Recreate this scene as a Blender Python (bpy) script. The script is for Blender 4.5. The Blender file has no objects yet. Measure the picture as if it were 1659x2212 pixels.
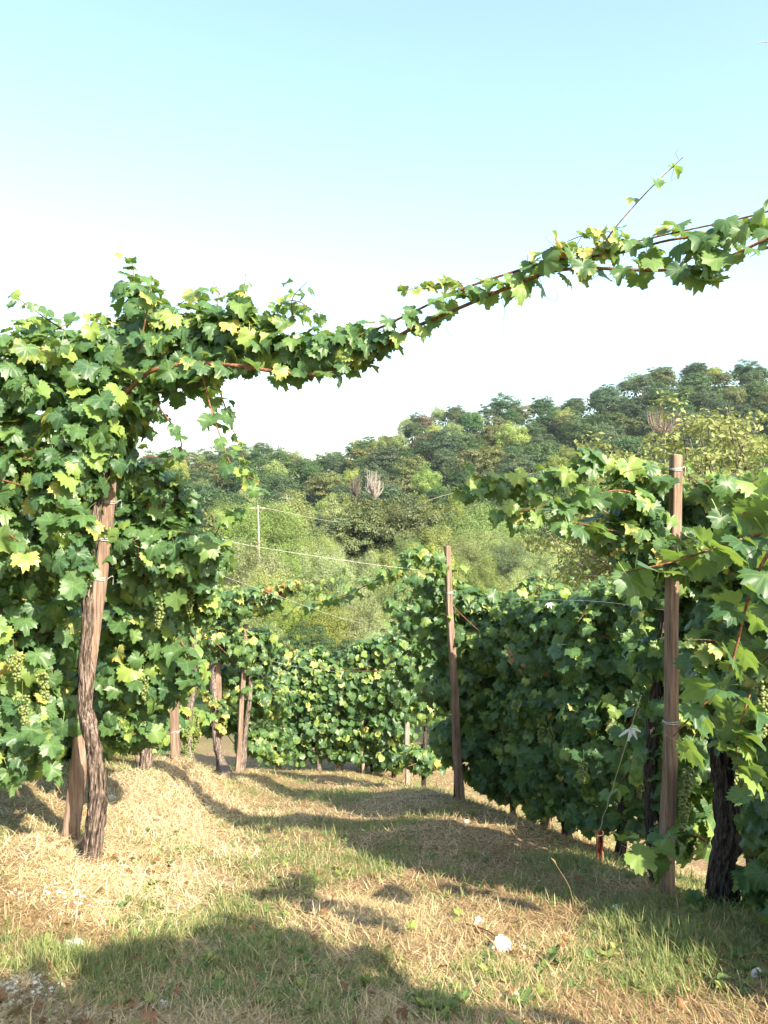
import bpy, math, random
import numpy as np
from mathutils import Vector, Matrix
R = math.radians
SC = bpy.context.scene
# ------------------------------------------------------------------ camera, sky, sun, exposure
CAMZ = 1.6; FU = 1737.0; CU, CV = 829.5, 1106.0      # photo measured on a 1659 x 2212 grid
cd = bpy.data.cameras.new('camera'); cam = bpy.data.objects.new('camera', cd); SC.collection.objects.link(cam)
cam.location = (0, 0, CAMZ); cam.rotation_euler = (R(90), 0, 0)
cd.sensor_fit = 'VERTICAL'; cd.angle_y = 2*math.atan(1106/FU); cd.clip_start = .05; cd.clip_end = 5000
SC.camera = cam
SUN_EL = R(38); SUN_DIR = Vector((.62*math.cos(SUN_EL)/.9964, -.78*math.cos(SUN_EL)/.9964, math.sin(SUN_EL))).normalized()
w = bpy.data.worlds.new('World'); SC.world = w; w.use_nodes = True
nt = w.node_tree; bg = nt.nodes['Background']; sky = nt.nodes.new('ShaderNodeTexSky')
sky.sky_type = 'NISHITA'; sky.sun_disc = False; sky.sun_elevation = SUN_EL
sky.sun_rotation = math.atan2(SUN_DIR.x, SUN_DIR.y); sky.air_density = 1.3; sky.dust_density = 2.2; sky.ozone_density = 1.0
tn = nt.nodes.new('ShaderNodeMix'); tn.data_type = 'RGBA'; tn.blend_type = 'MULTIPLY'; tn.inputs[0].default_value = 1.
tn.inputs[7].default_value = (.985, 1.03, 1.0, 1)      # cool white balance of the phone picture
nt.links.new(sky.outputs[0], tn.inputs[6]); nt.links.new(tn.outputs[2], bg.inputs[0]); bg.inputs[1].default_value = .12
sd = bpy.data.lights.new('sun', 'SUN'); sun = bpy.data.objects.new('sun', sd); SC.collection.objects.link(sun)
sd.energy = 5.0; sd.angle = R(.5); sd.color = (1.0, .91, .76)
sun.rotation_euler = SUN_DIR.to_track_quat('Z', 'Y').to_euler()
SC.view_settings.view_transform = 'Standard'; SC.view_settings.look = 'None'
SC.view_settings.exposure = 1.84; SC.view_settings.gamma = 1
SC.cycles.max_bounces = 6; SC.cycles.diffuse_bounces = 3; SC.cycles.transmission_bounces = 4; SC.cycles.transparent_max_bounces = 8

rng = np.random.default_rng(7); random.seed(7)
COL = SC.collection
# ------------------------------------------------------------------ helpers
def P(u, v, d): return np.array([(u-CU)/FU*d, d, CAMZ-(v-CV)/FU*d])
def unit(a): return a/np.maximum(np.linalg.norm(a, axis=-1, keepdims=True), 1e-9)
def hsh(i, j, s):
    h = (i*374761393 + j*668265263 + s*1442695041) & 0xffffffff
    h = ((h ^ (h >> 13))*1274126177) & 0xffffffff
    return ((h ^ (h >> 16)) & 0xffff)/65535.0
def noise(x, y, s=0):
    x = np.asarray(x, float); y = np.asarray(y, float)
    i = np.floor(x).astype(np.int64); j = np.floor(y).astype(np.int64); a = x-i; b = y-j
    a = a*a*(3-2*a); b = b*b*(3-2*b)
    return (hsh(i, j, s)*(1-a)+hsh(i+1, j, s)*a)*(1-b)+(hsh(i, j+1, s)*(1-a)+hsh(i+1, j+1, s)*a)*b
def sm(a, b, x):
    t = np.clip((x-a)/(b-a), 0, 1); return t*t*(3-2*t)
def tag(o, label=None, cat=None, group=None, kind=None):
    if label: o['label'] = label
    if cat: o['category'] = cat
    if group: o['group'] = group
    if kind: o['kind'] = kind
    return o
def empty(name, loc, label, cat, group=None):
    o = bpy.data.objects.new(name, None); COL.objects.link(o); o.location = [float(c) for c in loc]
    o.empty_display_size = .1
    return tag(o, label, cat, group)
class MB:
    def __init__(s): s.v = []; s.f3 = []; s.f4 = []; s.a = []; s.n = 0
    def add(s, v, f, a=None):
        v = np.asarray(v, np.float32).reshape(-1, 3); f = np.asarray(f, np.int64)
        (s.f3 if f.shape[1] == 3 else s.f4).append(f+s.n); s.v.append(v)
        s.a.append(np.zeros((len(v), 4), np.float32) if a is None else np.asarray(a, np.float32)); s.n += len(v)
    def mesh(s, name, mat, smooth=True, origin=None):
        me = bpy.data.meshes.new(name)
        V = np.concatenate(s.v)
        if origin is not None: V = V-np.asarray(origin, np.float32)
        A = np.concatenate(s.a)
        f3 = np.concatenate(s.f3) if s.f3 else np.zeros((0, 3), np.int64); f4 = np.concatenate(s.f4) if s.f4 else np.zeros((0, 4), np.int64)
        me.vertices.add(len(V)); me.vertices.foreach_set('co', V.ravel())
        nl = f3.size+f4.size; me.loops.add(nl)
        me.loops.foreach_set('vertex_index', np.concatenate([f3.ravel(), f4.ravel()]).astype(np.int32))
        npoly = len(f3)+len(f4); me.polygons.add(npoly)
        st = np.concatenate([np.arange(len(f3))*3, len(f3)*3+np.arange(len(f4))*4]).astype(np.int32)
        me.polygons.foreach_set('loop_start', st)
        me.polygons.foreach_set('use_smooth', np.full(npoly, smooth))
        at = me.attributes.new('lc', 'FLOAT_COLOR', 'POINT'); at.data.foreach_set('color', A.ravel())
        me.materials.append(mat); me.update(); me.validate()
        return me
    def build(s, name, mat, parent=None, smooth=True, origin=None):
        if origin is None and parent is not None: origin = np.array(parent.location)
        o = bpy.data.objects.new(name, s.mesh(name, mat, smooth, origin)); COL.objects.link(o)
        if parent is not None: o.parent = parent
        elif origin is not None: o.location = [float(c) for c in origin]
        return o
def spline(pts, n):
    pts = np.asarray(pts, float); m = len(pts)
    if m == 2: t = np.linspace(0, 1, n)[:, None]; return pts[0]*(1-t)+pts[1]*t
    q = np.vstack([2*pts[0]-pts[1], pts, 2*pts[-1]-pts[-2]]); out = []
    for t in np.linspace(0, m-1-1e-6, n):
        i = int(t); f = t-i; a, b, c, d = q[i:i+4]
        out.append(.5*((2*b)+(-a+c)*f+(2*a-5*b+4*c-d)*f*f+(-a+3*b-3*c+d)*f**3))
    return np.array(out)
def tube(mb, pts, rad, sides=6, n=None, rough=0., twist=0., a=None, seed=0):
    """tube through pts with radii rad; rough carves lengthwise ridges"""
    n = n or max(len(pts)*4, 4)
    p = spline(pts, n); r = np.interp(np.linspace(0, 1, n), np.linspace(0, 1, len(rad)), rad)
    t = unit(np.gradient(p, axis=0)); up = np.array([0, 0, 1.]) if abs(t[0][2]) < .8 else np.array([0, 1., 0])
    X = unit(np.cross(t, up)); Y = np.cross(t, X)
    th = np.linspace(0, 2*np.pi, sides, endpoint=False)[None, :]+twist*np.linspace(0, 1, n)[:, None]
    rr = np.repeat(r[:, None], sides, 1)
    if rough:
        kk = np.arange(sides)[None, :]*1.0; ii = np.arange(n)[:, None]*1.0
        rr = rr*(1+rough*(noise(kk*.9+seed, ii*.10, seed)-.5)*2+rough*.7*(noise(kk*.45, ii*.3, seed+3)-.5)*2)
    V = p[:, None, :]+rr[..., None]*(np.cos(th)[..., None]*X[:, None, :]+np.sin(th)[..., None]*Y[:, None, :])
    V = V.reshape(-1, 3); i = np.arange(n-1)[:, None]*sides; k = np.arange(sides)[None, :]; k2 = (k+1) % sides
    F = np.stack([i+k, i+k2, i+sides+k2, i+sides+k], -1).reshape(-1, 4)
    A = np.zeros((len(V), 4)); A[:, 0] = np.tile(np.arange(sides)/sides, n); A[:, 1] = np.repeat(np.linspace(0, 1, n), sides)
    if a is not None: A[:, 2:] = a
    mb.add(V, F, A)
    c = len(V); mb.add(np.vstack([V[-sides:], p[-1]+t[-1]*r[-1]*.4]), [[q, (q+1) % sides, sides] for q in range(sides)])
    mb.add(np.vstack([V[:sides], p[0]]), [[(q+1) % sides, q, sides] for q in range(sides)])

# ------------------------------------------------------------------ materials
def mat(name, rough=.8, spec=.3):
    m = bpy.data.materials.new(name); m.use_nodes = True; n = m.node_tree; b = n.nodes['Principled BSDF']
    b.inputs['Roughness'].default_value = rough; b.inputs['Specular IOR Level'].default_value = spec
    return m, n, b
def N(n, t, **k):
    x = n.nodes.new(t)
    for a, v in k.items():
        if a == 'ins':
            for i, val in v.items():
                if hasattr(val, 'is_linked') or isinstance(val, bpy.types.NodeSocket): n.links.new(val, x.inputs[i])
                else: x.inputs[i].default_value = val
        else: setattr(x, a, v)
    return x
def math_(n, op, a, b=0., c=None, clamp=False):
    x = N(n, 'ShaderNodeMath', operation=op, ins={0: a, 1: b}); x.use_clamp = clamp
    if c is not None:
        if isinstance(c, bpy.types.NodeSocket): n.links.new(c, x.inputs[2])
        else: x.inputs[2].default_value = c
    return x.outputs[0]
def mixc(n, f, a, b, bt='MIX'):
    x = N(n, 'ShaderNodeMix', data_type='RGBA', blend_type=bt)
    for i, v in ((0, f), (6, a), (7, b)):
        if isinstance(v, bpy.types.NodeSocket): n.links.new(v, x.inputs[i])
        else: x.inputs[i].default_value = v if i == 0 else (*v, 1)
    return x.outputs[2]
def ramp(n, f, stops):
    x = N(n, 'ShaderNodeValToRGB', ins={0: f}); e = x.color_ramp.elements
    while len(e) < len(stops): e.new(.5)
    for i, (p_, c) in enumerate(stops): e[i].position = p_; e[i].color = (*c, 1)
    return x.outputs[0]
def leaf_material(name, g1, g2, tr, tr_amt=.4, veins=True, objvar=0., sheen=.35, yel=(.40, .36, .09), brn=(.22, .07, .02)):
    m, n, b = mat(name, .43 if veins else .55, sheen)
    at = N(n, 'ShaderNodeAttribute', attribute_name='lc'); sep = N(n, 'ShaderNodeSeparateColor', ins={0: at.outputs[0]})
    x, y, rnd, yl = sep.outputs[0], sep.outputs[1], sep.outputs[2], at.outputs['Alpha']
    c = mixc(n, rnd, g1, g2)
    if veins: c = mixc(n, math_(n, 'MULTIPLY_ADD', rnd, 5., -3.9, clamp=True), c, (.20, .27, .055))
    if objvar:
        oi = N(n, 'ShaderNodeObjectInfo'); 
        hs = N(n, 'ShaderNodeHueSaturation', ins={0: math_(n, 'MULTIPLY_ADD', oi.outputs['Random'], -.05, .525), 1: math_(n, 'MULTIPLY_ADD', math_(n, 'FRACT', math_(n, 'MULTIPLY', oi.outputs['Random'], 7.3)), .35, .75), 2: math_(n, 'MULTIPLY_ADD', math_(n, 'FRACT', math_(n, 'MULTIPLY', oi.outputs['Random'], 13.7)), objvar, 1-objvar*.5), 4: c})
        c = hs.outputs[0]
    if veins:
        r = math_(n, 'SQRT', math_(n, 'ADD', math_(n, 'MULTIPLY', x, x), math_(n, 'MULTIPLY', y, y)))
        th = math_(n, 'ARCTAN2', x, y)
        pp = math_(n, 'PINGPONG', math_(n, 'ABSOLUTE', th), R(27))
        vd = math_(n, 'MULTIPLY', r, pp)
        vein = math_(n, 'SUBTRACT', 1., math_(n, 'DIVIDE', vd, .03), clamp=True)
        side = math_(n, 'PINGPONG', math_(n, 'SUBTRACT', r, math_(n, 'MULTIPLY', pp, .55)), .06)
        sv = math_(n, 'MULTIPLY', math_(n, 'SUBTRACT', 1., math_(n, 'DIVIDE', side, .014), clamp=True), .35)
        vv = math_(n, 'MAXIMUM', vein, sv)
        # pattern of ageing: yellow from the rim inward, then brown at the rim
        tc = N(n, 'ShaderNodeTexCoord'); ns = N(n, 'ShaderNodeTexNoise', ins={0: tc.outputs['Object'], 2: 22., 3: 3.})
        q = math_(n, 'ADD', math_(n, 'ADD', yl, math_(n, 'MULTIPLY', r, .35)), math_(n, 'MULTIPLY', ns.outputs[0], .5))
        c = mixc(n, math_(n, 'MULTIPLY_ADD', q, 4., -3.1, clamp=True), c, yel)
        c = mixc(n, math_(n, 'MULTIPLY_ADD', q, 6., -6.5, clamp=True), c, brn)
        c = mixc(n, math_(n, 'MULTIPLY', vv, .45), c, (.20, .28, .08))
        # fine powdery mottling
        n2 = N(n, 'ShaderNodeTexNoise', ins={0: tc.outputs['Object'], 2: 60., 3: 2.})
        c = mixc(n, math_(n, 'MULTIPLY_ADD', n2.outputs[0], .9, -.35, clamp=True), c, mixc(n, .5, c, (.16, .24, .13)))
        bp = N(n, 'ShaderNodeBump', ins={0: .5, 1: .004, 2: math_(n, 'ADD', math_(n, 'MULTIPLY', vv, -1.), n2.outputs[0])}); n.links.new(bp.outputs[0], b.inputs['Normal'])
    else:
        c = mixc(n, yl, c, yel)
    geo = N(n, 'ShaderNodeNewGeometry')
    back = mixc(n, .45, c, (.15, .21, .09)) if veins else c
    cc = mixc(n, geo.outputs['Backfacing'], c, back)
    n.links.new(cc, b.inputs['Base Color'])
    t = N(n, 'ShaderNodeBsdfTranslucent', ins={0: mixc(n, .65, cc, tr)})
    if objvar: n.links.new(mixc(n, .75, tr, c), t.inputs[0])
    mx = N(n, 'ShaderNodeMixShader', ins={0: tr_amt, 1: b.outputs[0], 2: t.outputs[0]})
    n.links.new(mx.outputs[0], n.nodes['Material Output'].inputs[0])
    return m
M = {}
M['vine'] = leaf_material('vine_leaf', (.022, .064, .027), (.078, .145, .040), (.30, .46, .045), .32)
M['vine_yel'] = leaf_material('vine_leaf_yellowing', (.08, .16, .04), (.17, .24, .04), (.42, .48, .05), .36)
M['dead'] = leaf_material('dry_leaf', (.13, .045, .022), (.24, .10, .045), (.4, .2, .06), .25)
M['locust'] = leaf_material('locust_leaf', (.130, .190, .045), (.240, .285, .078), (.34, .42, .08), .28, veins=False, objvar=.6)
M['oak'] = leaf_material('oak_leaf', (.020, .055, .015), (.058, .102, .026), (.12, .20, .04), .18, veins=False, objvar=.5)
M['chestnut'] = leaf_material('chestnut_leaf', (.032, .058, .016), (.10, .115, .030), (.2, .26, .05), .2, veins=False, objvar=.4, yel=(.30, .26, .06))
M['cherry'] = leaf_material('cherry_leaf', (.12, .145, .04), (.24, .25, .085), (.38, .42, .10), .3, veins=False)
M['rust'] = leaf_material('russet_leaf', (.085, .070, .032), (.13, .10, .045), (.3, .2, .08), .25, veins=False, objvar=.3)
M['hay'] = leaf_material('bleached_hay_blade', (.42, .32, .17), (.80, .70, .46), (.6, .5, .28), .2, veins=False, yel=(.30, .17, .08))
M['grass'] = leaf_material('green_grass_blade', (.075, .12, .03), (.16, .21, .06), (.3, .4, .08), .3, veins=False, yel=(.38, .31, .14))
M['straw'] = leaf_material('dry_grass_blade', (.26, .175, .085), (.60, .47, .25), (.5, .38, .18), .2, veins=False, yel=(.16, .085, .04))
M['weed'] = leaf_material('weed_leaf', (.05, .10, .03), (.11, .18, .045), (.25, .38, .06), .3, veins=False, yel=(.3, .3, .08))
def bark_material(name, c1, c2, c3, scale=(30, 30, 3), bump=.02):
    m, n, b = mat(name, .9, .15)
    tc = N(n, 'ShaderNodeTexCoord'); mp = N(n, 'ShaderNodeMapping', ins={0: tc.outputs['Object'], 3: scale})
    ns = N(n, 'ShaderNodeTexNoise', ins={0: mp.outputs[0], 2: 3., 3: 6., 4: .7})
    n2 = N(n, 'ShaderNodeTexNoise', ins={0: tc.outputs['Object'], 2: 7., 3: 3.})
    c = ramp(n, ns.outputs[0], [(.40, c1), (.5, c2), (.62, c3)])
    c = mixc(n, math_(n, 'MULTIPLY_ADD', n2.outputs[0], 2., -.8, clamp=True), c, mixc(n, .6, c, c1))
    n.links.new(c, b.inputs['Base Color'])
    bp = N(n, 'ShaderNodeBump', ins={0: 1., 1: bump, 2: ns.outputs[0]}); n.links.new(bp.outputs[0], b.inputs['Normal'])
    return m
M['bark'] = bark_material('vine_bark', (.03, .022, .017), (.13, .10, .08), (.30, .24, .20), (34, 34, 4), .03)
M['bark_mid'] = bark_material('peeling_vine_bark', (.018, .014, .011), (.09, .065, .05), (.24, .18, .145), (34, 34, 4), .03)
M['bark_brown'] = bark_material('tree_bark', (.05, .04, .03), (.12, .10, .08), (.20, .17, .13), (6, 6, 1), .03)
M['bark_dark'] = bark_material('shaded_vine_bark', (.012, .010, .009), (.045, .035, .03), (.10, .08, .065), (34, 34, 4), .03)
M['cane'] = bark_material('cane_skin', (.07, .03, .018), (.16, .07, .038), (.27, .14, .08), (40, 40, 12), .002)
M['greycane'] = bark_material('bare_twig', (.18, .15, .12), (.30, .26, .22), (.40, .36, .31), (3, 3, 1), .01)
M['post'] = bark_material('weathered_post_wood', (.11, .072, .052), (.18, .122, .088), (.26, .19, .145), (26, 26, 1.2), .004)
M['postgrey'] = bark_material('grey_post_wood', (.12, .09, .07), (.22, .17, .14), (.34, .28, .23), (26, 26, 1.2), .006)
M['reddish'] = bark_material('reddish_twig', (.16, .10, .08), (.24, .16, .13), (.3, .2, .17), (3, 3, 1), .01)
M['rusty'] = bark_material('rusty_iron', (.12, .035, .02), (.27, .09, .05), (.36, .16, .09), (15, 15, 10), .003)
m, n, b = mat('wire_metal', .4, .5); b.inputs['Base Color'].default_value = (.45, .45, .42, 1); b.inputs['Metallic'].default_value = .3; M['wire'] = m
m, n, b = mat('white_plastic', .5, .4); b.inputs['Base Color'].default_value = (.78, .77, .74, 1)
t = N(n, 'ShaderNodeBsdfTranslucent', ins={0: (.8, .8, .78, 1)}); x_ = N(n, 'ShaderNodeMixShader', ins={0: .3, 1: b.outputs[0], 2: t.outputs[0]}); n.links.new(x_.outputs[0], n.nodes['Material Output'].inputs[0]); M['rag'] = m
m, n, b = mat('white_stone', .85, .2)
ns = N(n, 'ShaderNodeTexNoise', ins={2: 30., 3: 5.}); n.links.new(ramp(n, ns.outputs[0], [(.3, (.38, .35, .31)), (.6, (.54, .51, .46))]), b.inputs['Base Color'])
bp = N(n, 'ShaderNodeBump', ins={0: .7, 1: .01, 2: ns.outputs[0]}); n.links.new(bp.outputs[0], b.inputs['Normal']); M['stone'] = m
m, n, b = mat('grape_skin', .35, .4); b.inputs['Base Color'].default_value = (.115, .14, .04, 1)
b.inputs['Subsurface Weight'].default_value = .25; b.inputs['Subsurface Radius'].default_value = (.01, .01, .004); b.inputs['Subsurface Scale'].default_value = 1.; M['grape'] = m
# ground
m, n, b = mat('dry_meadow_soil', .95, .1)
geo = N(n, 'ShaderNodeNewGeometry'); sp = N(n, 'ShaderNodeSeparateXYZ', ins={0: geo.outputs[0]})
n1 = N(n, 'ShaderNodeTexNoise', ins={0: geo.outputs[0], 2: 1.6, 3: 5., 4: .65}); n2 = N(n, 'ShaderNodeTexNoise', ins={0: geo.outputs[0], 2: 28., 3: 8., 4: .75})
n3 = N(n, 'ShaderNodeTexNoise', ins={0: geo.outputs[0], 2: 90., 3: 4., 4: .7})
c = ramp(n, n2.outputs[0], [(.3, (.055, .036, .024)), (.48, (.17, .11, .065)), (.66, (.36, .26, .14))])
g = ramp(n, n3.outputs[0], [(.3, (.045, .07, .02)), (.6, (.17, .19, .06))])
c = mixc(n, math_(n, 'MULTIPLY_ADD', n1.outputs[0], 5., -2.5, clamp=True), c, g)
far = math_(n, 'MULTIPLY_ADD', sp.outputs[1], .12, -2.2, clamp=True)
c = mixc(n, far, c, (.035, .06, .018)); n.links.new(c, b.inputs['Base Color'])
bp = N(n, 'ShaderNodeBump', ins={0: 1., 1: .03, 2: n2.outputs[0]}); n.links.new(bp.outputs[0], b.inputs['Normal']); M['ground'] = m

# ------------------------------------------------------------------ ground sheet
def skyv(u):
    return np.interp(u, [-400, 0, 300, 370, 480, 560, 640, 690, 760, 830, 900, 980, 1060, 1130, 1200, 1270, 1330, 1420, 1500, 1580, 1660, 2000],
                        [960, 975, 985, 985, 975, 968, 985, 990, 962, 940, 905, 880, 890, 878, 868, 855, 825, 798, 790, 786, 790, 820])
def hz(x, y, bumps=True):
    x = np.asarray(x, float); y = np.asarray(y, float)
    z = np.where(y > 2.5, -.26*(y-2.5), -.04*(y-2.5))
    z = np.where(y > 16, -3.51-.17*(y-16), z)
    A = np.interp(y, [1, 2.5, 4.6, 7.5, 8.5, 9.5, 11.5, 13, 16], [0, .06, .29, .62, .45, .27, .22, .12, 0])
    z = z+A*sm(np.interp(y, [3.5, 7], [-.75, -1.2]), -1.98, x)
    xr = 1.6-.22*(y-4.4)
    z = z+np.interp(y, [3, 4.4, 5.5, 8.2, 11.5, 14], [0, 0, .05, .14, .12, 0])*sm(-.3, .6, x)
    z = z-np.clip(x-xr+.03, 0, 3)*.30*sm(17, 12, y)*sm(-2, 2, y)
    z = z+.05*np.exp(-((x-.55)**2+(y-8.3)**2)/.25)
    # valley and wooded hill
    u = CU+FU*x/np.maximum(y, 20)
    zv = -3.51-.17*np.minimum(y-16, 34); zv = np.where(y > 50, np.maximum(zv, -9.3)+0*y, zv)
    T0 = -.015; Ts = (CV-skyv(u))/FU
    f = np.clip((y-95)/125, 0, 1)
    zh = CAMZ+y*(T0+(Ts-T0)*f)-np.interp(y, [60, 95, 140, 190, 220], [9, 9, 8, 6.5, 4.6])
    zh = np.where(y > 222, zh-(y-222)*.35, zh)
    wgt = sm(55, 100, y)
    z = np.where(y > 16, zv*(1-wgt)+np.maximum(zh, -60)*wgt, z)
    if bumps:
        z = z+(noise(x*1.1, y*1.1, 1)-.5)*.10+(noise(x*4, y*4, 2)-.5)*.035+(noise(x*14, y*14, 3)-.5)*.014
    return z
def G(u, v):
    """where the line of sight through (u, v) meets the ground"""
    d = np.linspace(1.5, 30, 6000); x = (u-CU)/FU*d; z = CAMZ-(v-CV)/FU*d
    k = np.argmax(z < hz(x, d)); k = k if z[k] < hz(x[k], d[k]) else 5999
    return np.array([x[k], d[k], hz(x[k], d[k])])
def axis(lo, hi, fine_lo, fine_hi, step, grow=1.06):
    a = list(np.arange(fine_lo, fine_hi, step)); s = step; c = a[-1]
    while c < hi: s *= grow; c += s; a.append(c)
    s = step; c = a[0]; b_ = []
    while c > lo: s *= grow; c -= s; b_.append(c)
    return np.array(b_[::-1]+a)
gx = axis(-400, 400, -3.4, 3.6, .05); gy = axis(-40, 600, 1.5, 16, .05)
X, Y = np.meshgrid(gx, gy); Z = hz(X, Y); nx, ny = len(gx), len(gy)
i = (np.arange(ny-1)[:, None]*nx+np.arange(nx-1)[None, :])
F = np.stack([i, i+1, i+nx+1, i+nx], -1).reshape(-1, 4)
gb = MB(); gb.add(np.stack([X, Y, Z], -1), F)
tag(gb.build('ground', M['ground']), kind='structure')

# ------------------------------------------------------------------ vine leaves
def leaf_templates(nout, ring, k, seed):
    rg = np.random.default_rng(seed); out = []
    for _ in range(k):
        th = np.linspace(-np.pi, np.pi, nout, endpoint=False)
        a = np.degrees(np.abs(th)); w_ = rg.uniform(.82, 1.0, 5)
        r = np.interp(a, [0, 12, 28, 40, 54, 68, 84, 96, 112, 128, 150, 166, 180],
                         [1.0, .86, .74*w_[0]+.05, .80, .92, .80, .70*w_[1]+.06, .72, .77, .70, .64, .50, .12])
        r = r*np.where(np.arange(nout) % 2 == 0, 1.08, .90 if nout > 20 else .97)*rg.uniform(.95, 1.05, nout)
        x = np.sin(th)*r; y = np.cos(th)*r
        ph = rg.uniform(0, 6.28); cup = rg.uniform(-.1, .5); fold = rg.uniform(0, .55); wav = rg.uniform(.04, .15); curl = rg.uniform(0, .8)
        def zz(x, y):
            rr = np.hypot(x, y); t_ = np.arctan2(x, y)
            return -cup*rr**2+fold*np.abs(x)*.6+wav*rr*np.sin(3*t_+ph)+wav*.7*rr**2*np.sin(7*t_+ph*2)-curl*np.clip(y-.3, 0, 1)**2
        cs = [(0., 0.)]
        if ring: cs += list(zip(x*.5, y*.5))
        cs += list(zip(x, y)); c_ = np.array(cs); V = np.column_stack([c_, zz(c_[:, 0], c_[:, 1])])
        V[0, 2] = 0; F_ = []
        for q in range(nout):
            q2 = (q+1) % nout
            if ring:
                F_ += [(0, 1+q2, 1+q), (1+q, 1+q2, 1+nout+q2), (1+q, 1+nout+q2, 1+nout+q)]
            else: F_ += [(0, 1+q2, 1+q)]
        out.append((V, np.array(F_)))
    return out
LT = {0: leaf_templates(38, True, 8, 1), 1: leaf_templates(28, True, 6, 2), 2: leaf_templates(14, False, 6, 3)}
def put_leaves(mb, p, nrm, tip, s, yel, lod, petiole=True, rnd=None):
    """p (n,3) petiole points, nrm upper side, tip direction, s size"""
    n_ = len(p); nrm = unit(nrm); tip = unit(tip-(tip*nrm).sum(1, keepdims=True)*nrm); xx = np.cross(tip, nrm)
    rnd = rng.random(n_) if rnd is None else rnd
    which = rng.integers(0, len(LT[lod]), n_)
    for k, (V, F_) in enumerate(LT[lod]):
        id_ = np.where(which == k)[0]
        if not len(id_): continue
        asp = rng.uniform(.88, 1.12, (len(id_), 1))
        W = p[id_][:, None, :]+s[id_][:, None, None]*((V[None, :, 0:1]*asp[:, :, None])*xx[id_][:, None, :]+V[None, :, 1:2]*tip[id_][:, None, :]+V[None, :, 2:3]*nrm[id_][:, None, :])
        A = np.zeros((len(id_), len(V), 4)); A[:, :, 0] = V[None, :, 0]; A[:, :, 1] = V[None, :, 1]
        A[:, :, 2] = rnd[id_][:, None]; A[:, :, 3] = yel[id_][:, None]
        FF = F_[None]+(np.arange(len(id_))*len(V))[:, None, None]
        mb.add(W.reshape(-1, 3), FF.reshape(-1, 3), A.reshape(-1, 4))
    if petiole and lod < 2:
        w_ = .0016 if lod == 0 else .0018
        e = p-tip*s[:, None]*.9-nrm*s[:, None]*.25+rng.normal(0, .012, (n_, 3))
        V = np.stack([p-xx*w_, p+xx*w_, e+xx*w_, e-xx*w_], 1)+nrm[:, None, :]*.0008
        A = np.zeros((n_, 4, 4)); A[:, :, 0] = .02; A[:, :, 1] = .02; A[:, :, 2] = 1; A[:, :, 3] = .35
        mb.add(V.reshape(-1, 3), np.arange(n_*4).reshape(-1, 4), A.reshape(-1, 4))
UP = np.array([0, 0, 1.]); FACE = np.array([.35, -.75, .55])
def sizes(n_, lo, hi): return (lo+(hi-lo)*rng.beta(2, 2, n_))*.9
def foliage(mb, caps, n_, lo=.065, hi=.12, lod=0, yel=0., shell=.68, seed=0, yrate=.06, face=None):
    face = FACE if face is None else np.array(face)
    """caps: polylines of (point, radius); leaves fill tubes round them, densest at the skin"""
    segs = []; n_ = int(n_*1.3)
    for cp in caps:
        for (a, ra), (b_, rb) in zip(cp[:-1], cp[1:]): segs.append((a, ra, b_, rb))
    wt = np.array([(np.linalg.norm(s_[2]-s_[0])+s_[1])*(s_[1]+s_[3]) for s_ in segs]); wt /= wt.sum()
    k = rng.choice(len(segs), n_, p=wt); t = rng.random(n_)[:, None]
    a = np.array([s_[0] for s_ in segs])[k]; b_ = np.array([s_[2] for s_ in segs])[k]
    r = np.array([s_[1] for s_ in segs])[k]*(1-t[:, 0])+np.array([s_[3] for s_ in segs])[k]*t[:, 0]
    c = a*(1-t)+b_*t; o = unit(rng.normal(size=(n_, 3)))
    lump = .78+.5*noise(c[:, 0]*3+o[:, 0]*1.3+o[:, 2]*2+seed, c[:, 2]*3+c[:, 1]*2+o[:, 1]*1.7, 5+seed)
    hole = noise(c[:, 0]*7+o[:, 0]*1.6+seed, c[:, 2]*7+o[:, 2]*1.6+c[:, 1]*3, 9); lump = lump*np.where(hole < .36, .72, 1.)
    f = np.where(rng.random(n_) < shell, rng.uniform(.78, 1.06, n_), rng.uniform(.1, .85, n_))
    p = c+o*(r*f*lump)[:, None]
    nr = o*.75+UP*.42+face*.38+rng.normal(0, .34, (n_, 3)); tp = -UP*.8+o*.35+rng.normal(0, .4, (n_, 3))
    yl = np.where(rng.random(n_) < yrate, rng.uniform(.2, .65, n_), rng.uniform(0, .22, n_))+yel
    put_leaves(mb, p, nr, tp, sizes(n_, lo, hi), yl, lod)
def shoot(mb, wb, pts, n_, s0, s1, r0=.005, r1=.002, lod=0, yel=.1, droop=.6, both=True, spread=.05, face=None, young=.6):
    face = FACE if face is None else np.array(face)
    """a cane through pts with leaves along it, from size s0 to s1"""
    pts = np.asarray(pts); m_ = max(12, len(pts)*5); p = spline(pts, m_)
    tube(wb, pts, [r0, r1], 6, m_)
    t = (np.arange(n_)+rng.uniform(.1, .9, n_))/n_; q = np.stack([np.interp(t*(m_-1), np.arange(m_), p[:, k]) for k in range(3)], 1)
    tan = unit(np.stack([np.interp(t*(m_-1), np.arange(m_), unit(np.gradient(p, axis=0))[:, k]) for k in range(3)], 1))
    side = unit(np.cross(tan, UP)+1e-3)*np.where(np.arange(n_) % 2 == 0, 1, -1)[:, None]+rng.normal(0, .35, (n_, 3))+UP*rng.uniform(-.9, .7, (n_, 1))
    s = (s0+(s1-s0)*t)*rng.uniform(.75, 1.2, n_)
    q = q+unit(side)*(spread*rng.uniform(.4, 1.5, (n_, 1)))
    nr = unit(side)*.4+UP*.5+face*.4+rng.normal(0, .35, (n_, 3)); tp = -UP*droop+unit(side)*.6+rng.normal(0, .3, (n_, 3))
    put_leaves(mb, q, nr, tp, s, yel+rng.uniform(0, .35, n_)*(rng.random(n_) < .3), lod, rnd=rng.random(n_)**young)
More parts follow.
